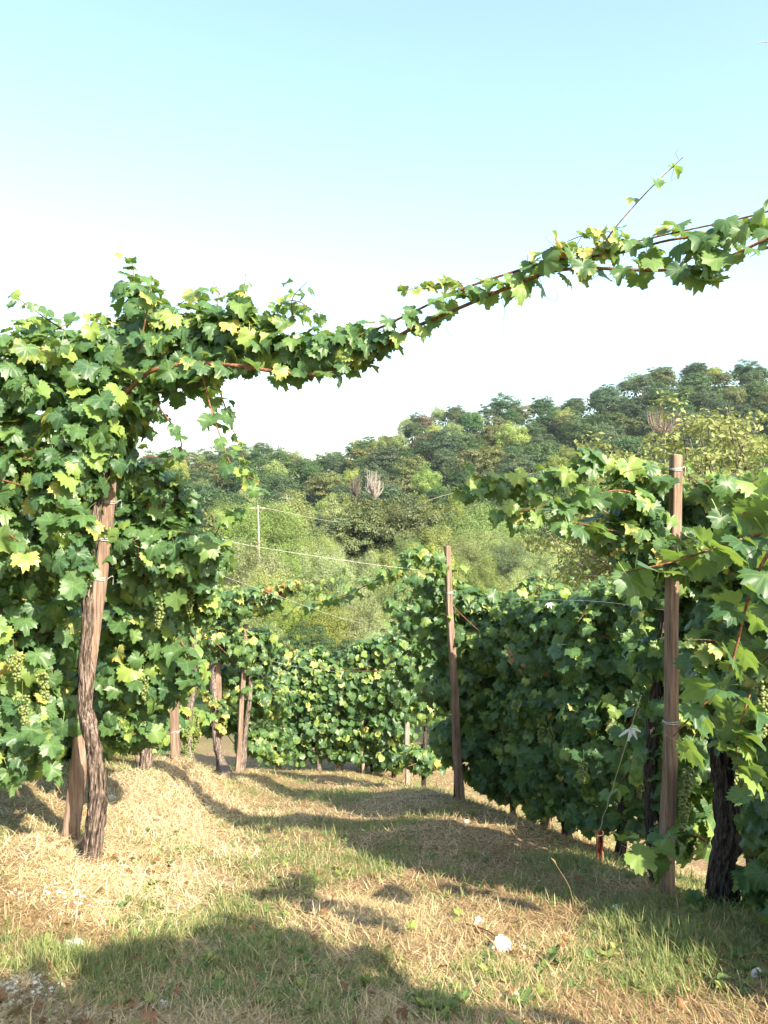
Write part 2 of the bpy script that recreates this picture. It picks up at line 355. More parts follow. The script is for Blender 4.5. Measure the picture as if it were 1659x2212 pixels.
def bunch_mesh(seed, n_=80):
    rg = np.random.default_rng(seed); mb = MB()
    import bmesh
    bm = bmesh.new(); bmesh.ops.create_icosphere(bm, subdivisions=2, radius=1); sv = np.array([v.co[:] for v in bm.verts]); sf = np.array([[v.index for v in f.verts] for f in bm.faces]); bm.free()
    for k in range(n_):
        h = rg.random()**.8; w_ = (.032*(1-h*.75)+.004)*rg.random()**.4; an = rg.uniform(0, 6.28)
        mb.add(sv*rg.uniform(.0075, .0095)+np.array([math.cos(an)*w_, math.sin(an)*w_, -.03-h*.15]), sf)
    tube(mb, [(0, 0, .05), (.004, 0, 0), (0, 0, -.12)], [.002, .001], 5, 6)
    return mb.mesh('grape_bunch', M['grape'], True)
BUN = [bunch_mesh(k) for k in range(3)]
def bunch(parent, pos, s=1.):
    o = bpy.data.objects.new('grape_bunch', BUN[random.randrange(3)]); COL.objects.link(o); o.parent = parent
    o.location = [float(c) for c in (np.asarray(pos)-np.array(parent.location))]; o.rotation_euler = (random.uniform(-.15, .15), random.uniform(-.15, .15), random.uniform(0, 6)); o.scale = (s, s, s)
def C(*pts): return [(P(u, v, d), r) for u, v, d, r in pts]
VG = 'grape vines trained along the posts'
def vine(base, label, trunk, rad, caps, n_, canes=(), bunches=(), lo=.065, hi=.12, lod=0, mat_='vine', yel=0., yrate=.06, seed=0, rough=.42, extra=None, wild=6, shell=.68, tmat='bark', tendrils=()):
    """base point, trunk polyline (world points), foliage tubes, named canes with leaves"""
    rt = empty('grape_vine', base, label, 'grape vine', VG)
    if trunk is not None:
        tb = MB(); L_ = float(np.linalg.norm(np.asarray(trunk[-1])-np.asarray(trunk[0])))
        tube(tb, trunk, rad, 48 if lod == 0 else 12, 130 if lod == 0 else 20, rough, 2.2, seed=seed)
        for _ in range(7 if lod == 0 else 3):     # loose strips of bark
            pass
        if lod == 0:      # loose peeling strips of bark
            tp = spline(trunk, 200); tr_ = np.interp(np.linspace(0, 1, 200), np.linspace(0, 1, len(rad)), rad)
            for _ in range(110):
                q = random.randrange(4, 165); ln = random.randrange(6, 22); an = random.uniform(0, 6.28); wd = random.uniform(.003, .008); lift = random.uniform(.002, .012); V_ = []
                for e in range(5):
                    k_ = min(199, q+int(ln*e/4)); c0 = tp[k_]; rr_ = tr_[k_]*1.08+lift*(e/4)**2; a_ = an+e*.06; w2 = wd*(1-.6*(e/4)**2)
                    for sg in (-1, 1): V_.append(c0+np.array([math.cos(a_), math.sin(a_), 0])*rr_+np.array([-math.sin(a_), math.cos(a_), 0])*w2*sg)
                tb.add(V_, [[2*e, 2*e+1, 2*e+3, 2*e+2] for e in range(4)])
        tb.build('trunk', M[tmat], rt)
    fb = MB()
    foliage(fb, caps, n_, lo, hi, lod, yel, seed=seed, yrate=yrate, shell=shell)
    def one_cane(cb_):
        if cb_.n: cb_.build('cane', M['cane'], rt)
    for _ in range(wild):   # short free shoots standing out of the top of the mass
        cp = random.choice(caps[:2]); (a, ra) = random.choice(cp); a = a+(random.choice(cp)[0]-a)*random.random(); o = unit(np.array([random.gauss(0, .5), random.gauss(0, .5), abs(random.gauss(.7, .4))]))
        st = a+o*ra*.7; L_ = random.uniform(.15, .35)
        cb = MB(); shoot(fb, cb, [st, st+o*L_*.5+rng.normal(0, .02, 3), st+o*L_*.85+np.array([random.uniform(-.12, .12), random.uniform(-.1, .1), -.03])], 6, hi*.8, lo*.5, .003, .0015, lod, .15); one_cane(cb)
    for _ in range(8 if lod < 2 else 0):   # canes inside the foliage
        cp = random.choice(caps); k = random.randrange(len(cp)-1); (a, ra), (b_, rb) = cp[k], cp[k+1]
        q = [a+rng.normal(0, ra*.45, 3), (a+b_)/2+rng.normal(0, ra*.5, 3), b_+rng.normal(0, rb*.5, 3)]
        cb = MB(); tube(cb, q, [.006, .004], 6, 14); one_cane(cb)
    if extra: extra(fb)
    for (pts, nl, s0, s1, kw) in canes:
        c1 = MB(); shoot(fb, c1, [P(*q) for q in pts], nl, s0, s1, lod=min(lod, 1) if lod < 2 else 2, **kw); c1.build('cane', M['cane'], rt)
    for tpts in tendrils:
        tb2 = MB(); tube(tb2, [P(*q) for q in tpts], [.0013, .0007], 4, 16); tb2.build('tendril', M['cane'], rt)
    fb.build('foliage', M[mat_], rt)
    for bpos in bunches: bunch(rt, P(*bpos[:3]), bpos[3] if len(bpos) > 3 else 1.)
    return rt
# ------------------------------------------------------------------ posts
def post(u0, v0, u1, v1, wpx, wtop, label, mat_='post', dd=None, ties=(), rot=.3, group='wooden posts of the vineyard trellis', dtop=0.):
    b_ = G(u0, v0) if dd is None else P(u0, v0, dd); d = b_[1]; top = P(u1, v1, d+dtop); wb_, wt_ = wpx/FU*d/2/1.15, wtop/FU*d/2/1.15
    rt = empty('vineyard_post', b_, label, 'post', group)
    mb = MB(); ax = unit(top-b_); Xv = np.array([math.cos(rot), math.sin(rot), 0]); Yv = unit(np.cross(ax, Xv)); Xv = np.cross(Yv, ax)
    corner = []
    for sx, sy in ((1, 1), (-1, 1), (-1, -1), (1, -1)):   # chamfered square section
        k = .82
        a_, c_ = (sx*1., sy*k), (sx*k, sy*1.)
        corner += [a_, c_] if sx*sy > 0 else [c_, a_]
    ns_ = 26; Vs = []
    st = b_-ax*.25
    for j in range(ns_+1):
        t_ = j/ns_; w_ = wb_+(wt_-wb_)*t_; c0 = st+(top-st)*t_
        w_ *= 1+.03*math.sin(j*1.7+u0); c0 = c0+Xv*.006*math.sin(j*.5+u0)
        for cx_, cy_ in corner: Vs.append(c0+Xv*cx_*w_+Yv*cy_*w_)
    w_ = wt_*.8
    for cx_, cy_ in corner: Vs.append(top+ax*wt_*.2+Xv*cx_*w_+Yv*cy_*w_)
    Vs.append(top+ax*wt_*.25)
    Fq = [[j*8+k, j*8+(k+1) % 8, (j+1)*8+(k+1) % 8, (j+1)*8+k] for j in range(ns_+1) for k in range(8)]
    mb.f4.append(np.array(Fq)); mb.f3.append(np.array([[(ns_+1)*8+k, (ns_+1)*8+(k+1) % 8, (ns_+2)*8] for k in range(8)]))
    mb.v.append(np.array(Vs, np.float32)); mb.a.append(np.zeros((len(Vs), 4), np.float32)); mb.n = len(Vs)
    mb.build('shaft', M[mat_], rt, smooth=False)
    for vt in ties:      # turns of wire round the post
        t_ = (vt-v0)/(v1-v0); c0 = b_+(top-b_)*t_; w_ = (wb_+(wt_-wb_)*t_)*1.0+.003; tb = MB()
        for turn in range(2):
            pts = []
            for k in range(13):
                an = k/12*2*math.pi; e = (abs(math.cos(an))**6+abs(math.sin(an))**6)**(-1/6)
                pts.append(c0+Xv*math.cos(an)*w_*e*1.02+Yv*math.sin(an)*w_*e*1.02+ax*(turn*.009+.004*math.sin(an+turn)))
            tube(tb, pts, [.0022, .0022], 5, 40)
        pts = [c0+Xv*w_*1.02, c0+Xv*(w_+.03)+ax*.02, c0+Xv*(w_+.035)-ax*.03]; tube(tb, pts, [.002, .0015], 5, 8)
        tb.build('wire_tie', M['wire'], rt)
    return rt, b_, top
pl1 = post(150, 1812, 262, 850, 44, 24, 'brown post leaning right behind the thick gnarled vine trunk', ties=(1250, 1085, 1165), rot=.35)
pl2 = post(378, 1640, 376, 1060, 22, 20, 'sunlit pinkish post on the grassy bank crest, half hidden by leaves', ties=(1580, 1235), rot=.2)
pl3 = post(474, 1664, 470, 1275, 15, 14, 'thin upright post beside the slanting vine trunk at the left of the path', ties=(1530,), rot=.2)
pl4 = post(513, 1668, 532, 1350, 12, 11, 'grey-brown post leaning right, farthest along the left row', rot=.4)
pr1 = post(1441, 1932, 1459, 984, 31, 24, 'tall pale-topped post nearest on the right, rising above the leaves', 'post', ties=(1015, 1560), rot=.25)
pr2 = post(994, 1732, 965, 1180, 20, 13, 'weathered post at the middle of the right row leaning slightly left', 'post', ties=(1280,), rot=.3)
pr3 = post(880, 1695, 878, 1395, 12, 10, 'shaded brown post just beyond the mid-row post on the right', 'postgrey', rot=.2)
pr4 = post(784, 1672, 782, 1520, 8, 7, 'small pale grey post at the end of the far hedge', 'postgrey', rot=.2)
for nm, q in (('l1', pl1), ('l2', pl2), ('l3', pl3), ('l4', pl4), ('r1', pr1), ('r2', pr2), ('r3', pr3), ('r4', pr4)): print(nm, q[1].round(2), 'h', round(float(q[2][2]-q[1][2]), 2))
D1, D2, D3, D4 = pl1[1][1], pl2[1][1], pl3[1][1], pl4[1][1]; E1, E2, E3, E4 = pr1[1][1], pr2[1][1], pr3[1][1], pr4[1][1]

# ------------------------------------------------------------------ left row
def T(pts): return [P(*q) for q in pts]
tb_ = G(188, 1862)
dt = tb_[1]; dq = dt+.25
vine(tb_, 'old vine with thick twisted peeling trunk before the leaning post, canes reaching over the path',
     [tb_-np.array([0, 0, .05])]+T([(201, 1810, dt), (209, 1740, dt), (212, 1690, dt), (205, 1640, dt), (197, 1590, dt-.02), (183, 1530, dt), (187, 1480, dt), (182, 1420, dt), (190, 1340, dt), (187, 1240, dt+.03), (205, 1120, dt+.05), (228, 1000, dt+.1), (252, 900, dt+.1), (275, 840, dt)]),
     [.056, .038, .045, .040, .031, .036, .026, .031, .025, .027, .026, .024, .022, .02],
     [C((40, 810, dq, .24), (150, 790, dq, .29), (260, 760, dq, .26), (360, 755, dq, .25), (450, 745, dq, .21), (540, 740, dt, .17), (640, 750, dt-.15, .15), (740, 755, dt-.25, .12), (810, 725, dt-.35, .07)),
      C((290, 640, dq, .11), (320, 700, dq, .2), (300, 820, dq, .2)), C((390, 700, dq, .14), (450, 720, dq, .14)), C((520, 640, dt-.1, .05), (530, 720, dt-.1, .12)),
      C((230, 860, dt, .2), (170, 960, dt, .2), (120, 1080, dt-.05, .18)), C((310, 840, dq, .14), (270, 930, dq, .1), (240, 1010, dq, .08)), C((150, 1110, 4.2, .13), (162, 1180, 4.2, .12), (165, 1255, 4.2, .09))],
     1350, tmat='bark_mid',
     canes=[([(270, 850, dt), (330, 800, dt-.1), (420, 785, dt-.1), (510, 790, dt-.2), (640, 808, dt-.25), (735, 802, dt-.3), (790, 768, dt-.32), (880, 715, dt-.45), (1000, 662, dt-.55), (1120, 612, dt-.7), (1200, 585, dt-.8), (1290, 580, dt-.85), (1430, 584, dt-.95), (1540, 568, dt-1.05), (1680, 505, dt-1.2)], 62, .07, .075, dict(r0=.012, r1=.006, yel=.12, spread=.055)),
            ([(700, 740, dt-.25), (790, 720, dt-.35), (880, 680, dt-.45), (990, 628, dt-.55), (1100, 590, dt-.65), (1210, 560, dt-.75), (1330, 548, dt-.85), (1450, 518, dt-.95), (1560, 508, dt-1.05), (1700, 507, dt-1.15)], 50, .06, .068, dict(r0=.006, r1=.005, yel=.18, spread=.06)),
            ([(880, 625, dt-.45), (930, 620, dt-.5), (985, 605, dt-.52), (1010, 640, dt-.55)], 14, .045, .055, dict(r0=.002, r1=.003, yel=.45, spread=.03)),
            ([(1200, 545, dt-.8), (1330, 530, dt-.85), (1470, 500, dt-.95), (1600, 472, dt-1.1), (1700, 445, dt-1.2)], 9, .075, .08, dict(r0=.003, r1=.004, yel=.1, spread=.07)),
            ([(1300, 540, dt-.85), (1325, 497, dt-.85), (1400, 412, dt-.85), (1475, 340, dt-.85)], 6, .06, .04, dict(r0=.004, r1=.002, yel=.3, spread=.03)),
            ([(1195, 530, dt-.8), (1250, 545, dt-.8), (1340, 520, dt-.85)], 12, .06, .06, dict(r0=.002, r1=.002, yel=.55, spread=.05)),
            ([(1180, 540, dt-.8), (1290, 500, dt-.82), (1360, 515, dt-.9)], 7, .06, .06, dict(r0=.002, r1=.002, yel=.4, spread=.05)),
            ([(1500, 500, dt-1.), (1525, 560, dt-1.), (1530, 590, dt-1.)], 9, .085, .09, dict(r0=.002, r1=.002, yel=.1, spread=.06)),
            ([(150, 720, dt), (110, 695, dt-.05), (60, 660, dt-.1), (10, 622, dt-.15)], 12, .06, .04, dict(yel=.1, spread=.05)),
            ([(120, 760, dt), (60, 745, dt-.1), (-30, 715, dt-.15), (-120, 700, dt-.2)], 16, .08, .06, dict(yel=.2, spread=.07)),
            ([(430, 780, dt-.1), (455, 880, dt-.15), (475, 940, dt-.18), (500, 1005, dt-.2), (530, 1025, dt-.2), (565, 1045, dt-.2)], 20, .075, .05, dict(yel=.05, spread=.055)),
            ([(470, 830, dt-.1), (490, 890, dt-.1), (515, 960, dt-.1), (530, 1000, dt-.1)], 8, .05, .05, dict(yel=.05, spread=.03)),
            ([(330, 860, dt), (390, 950, dt), (370, 985, dt), (300, 985, dt)], 12, .06, .05, dict(yel=.05, spread=.04)),
            ([(300, 760, dt), (320, 660, dt), (330, 595, dt)], 12, .075, .055, dict(yel=.15, spread=.06)),
            ([(500, 760, dt-.1), (525, 660, dt-.1), (530, 590, dt-.1)], 10, .06, .045, dict(yel=.35, spread=.035)),
            ([(560, 740, dt-.15), (600, 665, dt-.15), (640, 650, dt-.15), (690, 680, dt-.2)], 14, .065, .05, dict(yel=.1, spread=.05))],
     seed=1, wild=8, lo=.06, hi=.105,
     tendrils=[[(1082, 640, dt-.6), (1090, 670, dt-.6), (1086, 705, dt-.6), (1092, 730, dt-.58)], [(1165, 600, dt-.7), (1180, 640, dt-.7), (1200, 650, dt-.7), (1205, 630, dt-.7)], [(1195, 530, dt-.8), (1180, 515, dt-.8), (1176, 500, dt-.8)],
               [(1466, 345, dt-.85), (1460, 330, dt-.85), (1466, 320, dt-.85)], [(1455, 365, dt-.85), (1450, 390, dt-.85), (1462, 380, dt-.85)], [(960, 700, dt-.5), (975, 725, dt-.5), (990, 720, dt-.5)]])
bb = P(-40, 1790, 4.35)
vine(G(-40, 1800), 'leafy vine at the left edge of the photo hung with green grape bunches',
     [G(-40, 1800)-np.array([0, 0, .05])]+T([(-20, 1600, 4.4), (0, 1450, 4.45), (-20, 1200, 4.45), (0, 1000, 4.5)]), [.06, .05, .045, .04, .03],
     [C((-500, 850, 4.3, .28), (-200, 850, 4.4, .3), (60, 860, 4.45, .26)), C((-500, 1020, 4.3, .3), (-100, 1020, 4.4, .3), (110, 1020, 4.5, .25)),
      C((-500, 1200, 4.3, .3), (-100, 1200, 4.4, .3), (125, 1190, 4.6, .22)), C((-500, 1380, 4.3, .3), (-100, 1380, 4.4, .3), (125, 1370, 4.65, .22)),
      C((-500, 1560, 4.3, .3), (-100, 1560, 4.4, .3), (115, 1530, 4.65, .2)), C((-200, 1640, 4.35, .15), (20, 1640, 4.4, .14), (70, 1600, 4.4, .12))],
     2300, canes=[([(-60, 1110, 4.1), (0, 1140, 4.12), (60, 1190, 4.15), (40, 1210, 4.1)], 8, .08, .08, dict(yel=.2)),
                  ([(60, 1560, 4.2), (110, 1620, 4.2), (110, 1665, 4.2)], 9, .085, .07, dict(yel=0.))],
     bunches=[(30, 1400, 4.27), (88, 1440, 4.29), (50, 1490, 4.27)], seed=2, wild=4, yrate=.08)
b2 = G(318, 1660) if False else P(310, 1640, 6.6)
bz = np.array([b2[0], b2[1], float(hz(b2[0], b2[1]))])
vine(bz, 'bushy sunlit vine filling the gap between the leaning post and the pinkish post',
     [bz-np.array([0, 0, .05]), bz+np.array([.03, 0, .5]), bz+np.array([-.03, -.1, 1.]), bz+np.array([0, -.1, 1.7])], [.05, .045, .04, .03],
     [C((270, 1160, 4.75, .14), (350, 1170, 4.7, .2), (430, 1180, 4.7, .13)), C((240, 1590, 5.15, .08), (315, 1595, 5.2, .09)), C((270, 1120, 4.85, .13), (340, 1110, 4.85, .18), (400, 1120, 4.85, .15)), C((255, 1210, 4.9, .15), (350, 1230, 4.9, .24), (430, 1220, 4.85, .16), (465, 1190, 4.8, .08)),
      C((255, 1350, 4.95, .17), (320, 1360, 5.0, .25)), C((425, 1320, 5.0, .09), (450, 1280, 4.9, .08)), C((255, 1460, 5., .17), (315, 1470, 5.05, .22), (345, 1450, 5.1, .12)),
      C((250, 1545, 5.0, .1), (305, 1560, 5.1, .13), (330, 1560, 5.1, .1)), C((275, 1030, 4.8, .09), (330, 1040, 4.8, .09), (370, 1070, 4.8, .09)),
      C((270, 1300, 5.7, .3), (350, 1300, 6.0, .3), (390, 1280, 6.3, .2))],
     1900, lo=.055, hi=.11, canes=[([(330, 1190, 4.7), (380, 1180, 4.65), (430, 1180, 4.6), (490, 1190, 4.55)], 10, .10, .09, dict(yel=.0)),
                  ([(430, 1230, 4.7), (480, 1130, 4.7), (520, 1110, 4.7)], 9, .07, .06, dict(yel=.05)),
                  ([(350, 1090, 4.7), (375, 1050, 4.7), (382, 1030, 4.7)], 6, .06, .05, dict(yel=.1)),
                  ([(390, 1380, 4.9), (415, 1450, 4.85), (405, 1490, 4.85)], 7, .09, .09, dict(yel=.0))],
     bunches=[(408, 1260, 4.78), (350, 1290, 4.72), (310, 1450, 4.88)], seed=3, wild=6, yrate=.05)
def vine_at(u, d, label, caps, n_, **k):
    x_ = (u-CU)/FU*d; b_ = np.array([x_, d, float(hz(x_, d))]); h_ = k.pop('h', 1.7); lean = k.pop('lean', .0)
    j = rng.normal(0, .03, (4, 3)); tr = [b_-np.array([0, 0, .05]), b_+np.array([lean*.3, 0, h_*.3])+j[0], b_+np.array([lean*.7, 0, h_*.65])+j[1], b_+np.array([lean, 0, h_])+j[2]]
    rr = k.pop('r', .036)
    return vine(b_, label, tr, [rr*1.2, rr, rr*.9, rr*.6], caps, n_, **k)
vine_at(415, 8.6, 'yellowing vine with pale grape bunches just behind the pinkish post',
        C((380, 1380, 8.4, .3), (440, 1400, 9.2, .35)) and [C((370, 1330, 8.2, .22), (400, 1330, 9.2, .22)), C((380, 1450, 8.4, .2), (410, 1450, 9.2, .2)), C((385, 1550, 8.6, .16), (415, 1560, 9.2, .2))],
        520, lod=1, seed=4, bunches=[(405, 1560, 8.1), (420, 1590, 8.2), (400, 1600, 8.2), (425, 1540, 8.1)], mat_='vine_yel', yel=.1, yrate=.2, wild=2)
vt = G(488, 1676)
def yel_patch(fb):
    foliage(fb, [C((450, 1500, D3-.1, .1), (480, 1530, D3-.1, .14), (478, 1580, D3-.1, .1))], 60, .05, .085, 1, .28, seed=3, yrate=.5)
    foliage(fb, [C((560, 1290, D3-.3, .16), (600, 1275, D3-.4, .15), (640, 1262, D3-.5, .1))], 110, .05, .08, 1, .22, seed=3, yrate=.5)
vine(vt, 'vine whose dark trunk slants against the thin upright post, with a patch of yellow leaves',
     [vt-np.array([0, 0, .03])]+T([(478, 1650, D3-.15), (466, 1590, D3-.1), (463, 1520, D3-.1), (458, 1450, D3), (470, 1370, D3), (475, 1300, D3)]), [.075, .06, .05, .05, .045, .04, .03],
     [C((470, 1310, D3, .25), (530, 1300, D3-.2, .2), (590, 1290, D3-.3, .14)), C((450, 1380, D3, .3), (520, 1390, D3, .3)), C((440, 1470, D3+.2, .25), (530, 1480, D3+.5, .25)), C((500, 1560, D3+1, .25), (440, 1560, D3+.4, .2))],
     900, lod=1, seed=5, yrate=.12, extra=yel_patch, wild=8, yel=.05,
     canes=[([(480, 1330, D3), (560, 1300, D3-.3), (640, 1265, D3-.5), (700, 1280, D3-.8)], 50, .09, .065, dict(yel=.3, r0=.008, r1=.004, spread=.07)),
            ([(620, 1330, D3), (690, 1270, D3-.5), (745, 1225, D3-1), (742, 1250, D3-1)], 12, .07, .06, dict(yel=.15, r0=.003, r1=.002))])
vine_at(522, D4+.1, 'leafy vine round the grey-brown leaning post at the end of the left row',
        [C((530, 1400, D4, .3), (590, 1400, D4+.5, .3)), C((530, 1500, D4+.2, .35), (600, 1500, D4+1, .35)), C((540, 1600, D4+.4, .25), (610, 1600, D4+1, .3))], 900, lod=1, seed=6, yrate=.14, wild=8,
        canes=[([(590, 1370, D4), (660, 1420, D4-.2), (720, 1445, D4-.5), (790, 1450, D4-.7), (850, 1445, D4-1)], 34, .08, .06, dict(yel=.3, r0=.006, r1=.004, spread=.1))], lean=.12)
for u, d, lb in ((60, 6.6, 'vine glimpsed behind the left row, nearest the left edge'), (190, 7.0, 'vine glimpsed behind the twisted trunk in a second row'), (290, 7.6, 'vine glimpsed behind the bushy sunlit vine, low on the bank')):
    vine_at(u, d, lb, [C((u-130, 1280, d, .3), (u+90, 1280, d+.3, .3)), C((u-130, 1420, d, .33), (u+80, 1420, d+.3, .33)), C((u-130, 1540, d, .3), (u+60, 1540, d+.3, .28)), C((u-100, 1620, d+.4, .18), (u+90, 1625, d+.8, .16))], 520, lod=2, seed=80+int(d*3), wild=0, tmat='bark_dark')
# ------------------------------------------------------------------ far hedge closing the path
for k, (u, lb) in enumerate(((600, 'green vine in the far hedge, leftmost of the five closing the path'), (645, 'green vine in the far hedge, second from the left of the five closing the path'), (690, 'green vine at the middle of the far hedge closing the path'), (735, 'green vine in the far hedge, fourth from the left of the five closing the path'), (780, 'green vine at the right end of the far hedge beside the small grey post'))):
    dd = 15.3-.1*k
    vine_at(u, dd, lb, [C((u-15, [1425, 1455, 1440, 1470, 1430][k], dd, .24), (u+20, [1450, 1430, 1465, 1450, 1410][k], dd, .26)), C((u-25, 1475, dd, .3), (u+25, 1470, dd, .3)), C((u+5, [1390, 1420, 1405, 1435, 1385][k], dd, .12), (u, 1440, dd, .2)), C((u-25, 1510, dd, .35), (u+25, 1510, dd, .35)), C((u-25, 1580, dd, .33), (u+25, 1580, dd, .33)), C((u-20, 1625, dd, .22), (u+20, 1625, dd, .2))],
            620, lod=2, seed=10+k, h=1.9, r=.045, wild=12, yel=.03, lo=.07, hi=.115)
# ------------------------------------------------------------------ right row
def rrow(u, v): return np.interp(u, [790, 880, 994, 1100, 1225, 1330, 1441, 1500, 1565], [E4-1.5, E3, E2, E2-1.2, 6.1, 5.4, E1+.05, 4.4, 4.0])
for k, (u, ub, lb) in enumerate(((805, 1690, 'vine in dappled light between the far hedge and the shaded brown post'), (850, 1690, 'bushy vine with sunlit yellow-green top left of the shaded brown post'), (915, 1700, 'vine in the right row between the shaded brown post and the mid-row post'))):
    dd = [E3+1.6, E3+.6, (E3+E2)/2][k]; t_ = [1400, 1370, 1300][k]; ww = [22, 28, 34][k]
    vine_at(u, dd, lb, [C((u-ww, t_+40, dd, .3), (u+ww, t_+20, dd, .3)), C((u-ww, t_+120, dd, .36), (u+ww, t_+120, dd, .36)), C((u-ww, t_+200, dd, .34), (u+ww, t_+200, dd, .34)), C((u-ww*.8, 1635, dd, .22), (u+ww*.8, 1640, dd, .2))],
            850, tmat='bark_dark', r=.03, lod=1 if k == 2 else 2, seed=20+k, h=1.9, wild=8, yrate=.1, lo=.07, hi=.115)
vine_at(985, E2+.25, 'vine climbing the weathered mid-row post and trailing shoots over the path to the left',
        [C((930, 1270, E2+.2, .2), (990, 1300, E2+.35, .22), (1040, 1320, E2+.1, .2)), C((940, 1360, E2+.3, .26), (1000, 1380, E2+.35, .3), (1060, 1390, E2, .28)), C((950, 1480, E2+.4, .26), (1040, 1490, E2+.2, .3)), C((960, 1590, E2+.4, .22), (1050, 1600, E2+.2, .28)), C((1030, 1660, E2+.2, .16), (1060, 1670, E2, .15))],
        1400, tmat='bark_dark', r=.03, lod=1, seed=30, wild=8,
        canes=[([(965, 1225, E2), (910, 1200, E2), (860, 1225, E2), (800, 1260, E2+.2), (730, 1290, E2+.5), (650, 1300, E2+.8)], 80, .09, .065, dict(r0=.007, r1=.003, yel=.12, spread=.09)),
               ([(960, 1250, E2), (890, 1240, E2-.1), (850, 1290, E2-.1), (835, 1340, E2-.1)], 24, .08, .06, dict(yel=.1)),
               ([(930, 1200, E2), (905, 1185, E2), (870, 1200, E2)], 10, .08, .06, dict(yel=.3))])
vs = [(1110, 1770, 7.9, 'shaded vine in the right hedge, first beyond the mid-row post'), (1176, 1775, 7.2, 'shaded vine with slim dark trunk in the middle of the right hedge'), (1226, 1800, 6.6, 'shaded vine with crooked black trunk left of the anchor wire'), (1340, 1850, 5.85, 'shaded vine behind the taut anchor wire and white rag')]
for k, (u, v, d, lb) in enumerate(vs):
    ww = [65, 60, 70, 85][k]; t_ = [1300, 1295, 1290, 1290][k]; lowv = [1722, 1752, 1780, 1810][k]
    caps = [C((u-ww, t_+40, d+.35, .22), (u+ww, t_+35, d-.2, .24)), C((u-ww, t_+130, d+.35, .26), (u+ww, t_+130, d-.2, .26)), C((u-ww, t_+225, d+.35, .27), (u+ww, t_+230, d-.2, .27)), C((u-ww, t_+320, d+.35, .24), (u+ww, t_+345, d-.2, .24)), C((u-ww, t_+375, d+.35, .16), (u+ww, t_+405, d-.2, .16)), C((u-ww, lowv-45, d+.35, .13), (u+ww, lowv-30, d-.2, .13))]
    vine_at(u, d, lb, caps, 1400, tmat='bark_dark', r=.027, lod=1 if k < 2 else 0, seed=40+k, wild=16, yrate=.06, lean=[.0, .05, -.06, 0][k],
            bunches=[(u+random.uniform(-ww, ww), random.uniform(1550, 1680), d-.32) for _ in range(3)], lo=.055, hi=.10)
EW = E1
vine_at(1420, EW+.25, 'vine climbing the tall near post, long shoots arching left over the path',
        [C((1360, 1100, EW+.1, .12), (1440, 1100, EW+.28, .13)), C((1500, 1090, EW+.25, .13), (1580, 1090, EW+.1, .16)), C((1300, 1140, EW, .08), (1400, 1180, EW+.1, .14), (1500, 1190, EW+.3, .2), (1600, 1190, EW+.2, .24)), C((1460, 1300, EW+.35, .26), (1560, 1300, EW+.2, .26)),
         C((1425, 1185, 4.2, .07), (1475, 1210, 4.2, .08)), C((1430, 1400, EW+.4, .22), (1520, 1420, EW+.2, .3)), C((1440, 1520, EW+.4, .2), (1520, 1540, EW+.2, .28)), C((1445, 1640, EW+.35, .18), (1500, 1650, EW+.2, .28)), C((1480, 1760, EW+.2, .14), (1500, 1800, EW+.2, .12))],
        1500, tmat='bark_dark', r=.03, lod=0, seed=50, wild=8, yrate=.06,
        canes=[([(1440, 1030, EW), (1350, 1005, EW), (1270, 1000, EW), (1190, 1035, EW), (1100, 1040, EW), (1050, 1050, EW), (975, 1062, EW)], 78, .09, .055, dict(r0=.007, r1=.003, yel=.12, spread=.07)),
               ([(1130, 1045, EW), (1050, 1035, EW), (1015, 1020, EW), (1003, 985, EW)], 12, .05, .035, dict(yel=.3, spread=.03)),
               ([(1440, 1110, EW), (1350, 1060, EW-.1), (1240, 1080, EW-.1), (1150, 1100, EW-.1), (1090, 1110, EW)], 50, .085, .06, dict(r0=.006, r1=.003, yel=.12, spread=.07)),
               ([(1440, 1150, EW), (1350, 1150, EW-.1), (1250, 1130, EW-.2), (1200, 1120, EW-.2)], 16, .085, .07, dict(yel=.1)),
               ([(1500, 1050, EW), (1560, 1030, EW), (1570, 1050, EW)], 6, .1, .09, dict(yel=.05)),
               ([(1430, 1460, EW+.1), (1400, 1500, EW+.4), (1345, 1590, EW+.6), (1340, 1640, EW+.6)], 12, .09, .07, dict(yel=.05)),
               ([(1400, 1600, EW+.3), (1340, 1690, EW+.7), (1320, 1720, EW+.8)], 7, .08, .07, dict(yel=.1)),
               ([(1460, 1800, EW-.1), (1400, 1840, EW-.2), (1360, 1830, EW-.3)], 8, .1, .1, dict(yel=0.)),
               ([(1640, 1030, EW-.3), (1600, 1060, EW-.3), (1550, 1110, EW-.3)], 8, .1, .09, dict(yel=0.))],
        bunches=[(1482, 1720, EW-.05), (1475, 1690, EW-.05), (1490, 1650, EW-.08), (1590, 1640, EW-.1)], lo=.065, hi=.115)
rb = G(1552, 1960)
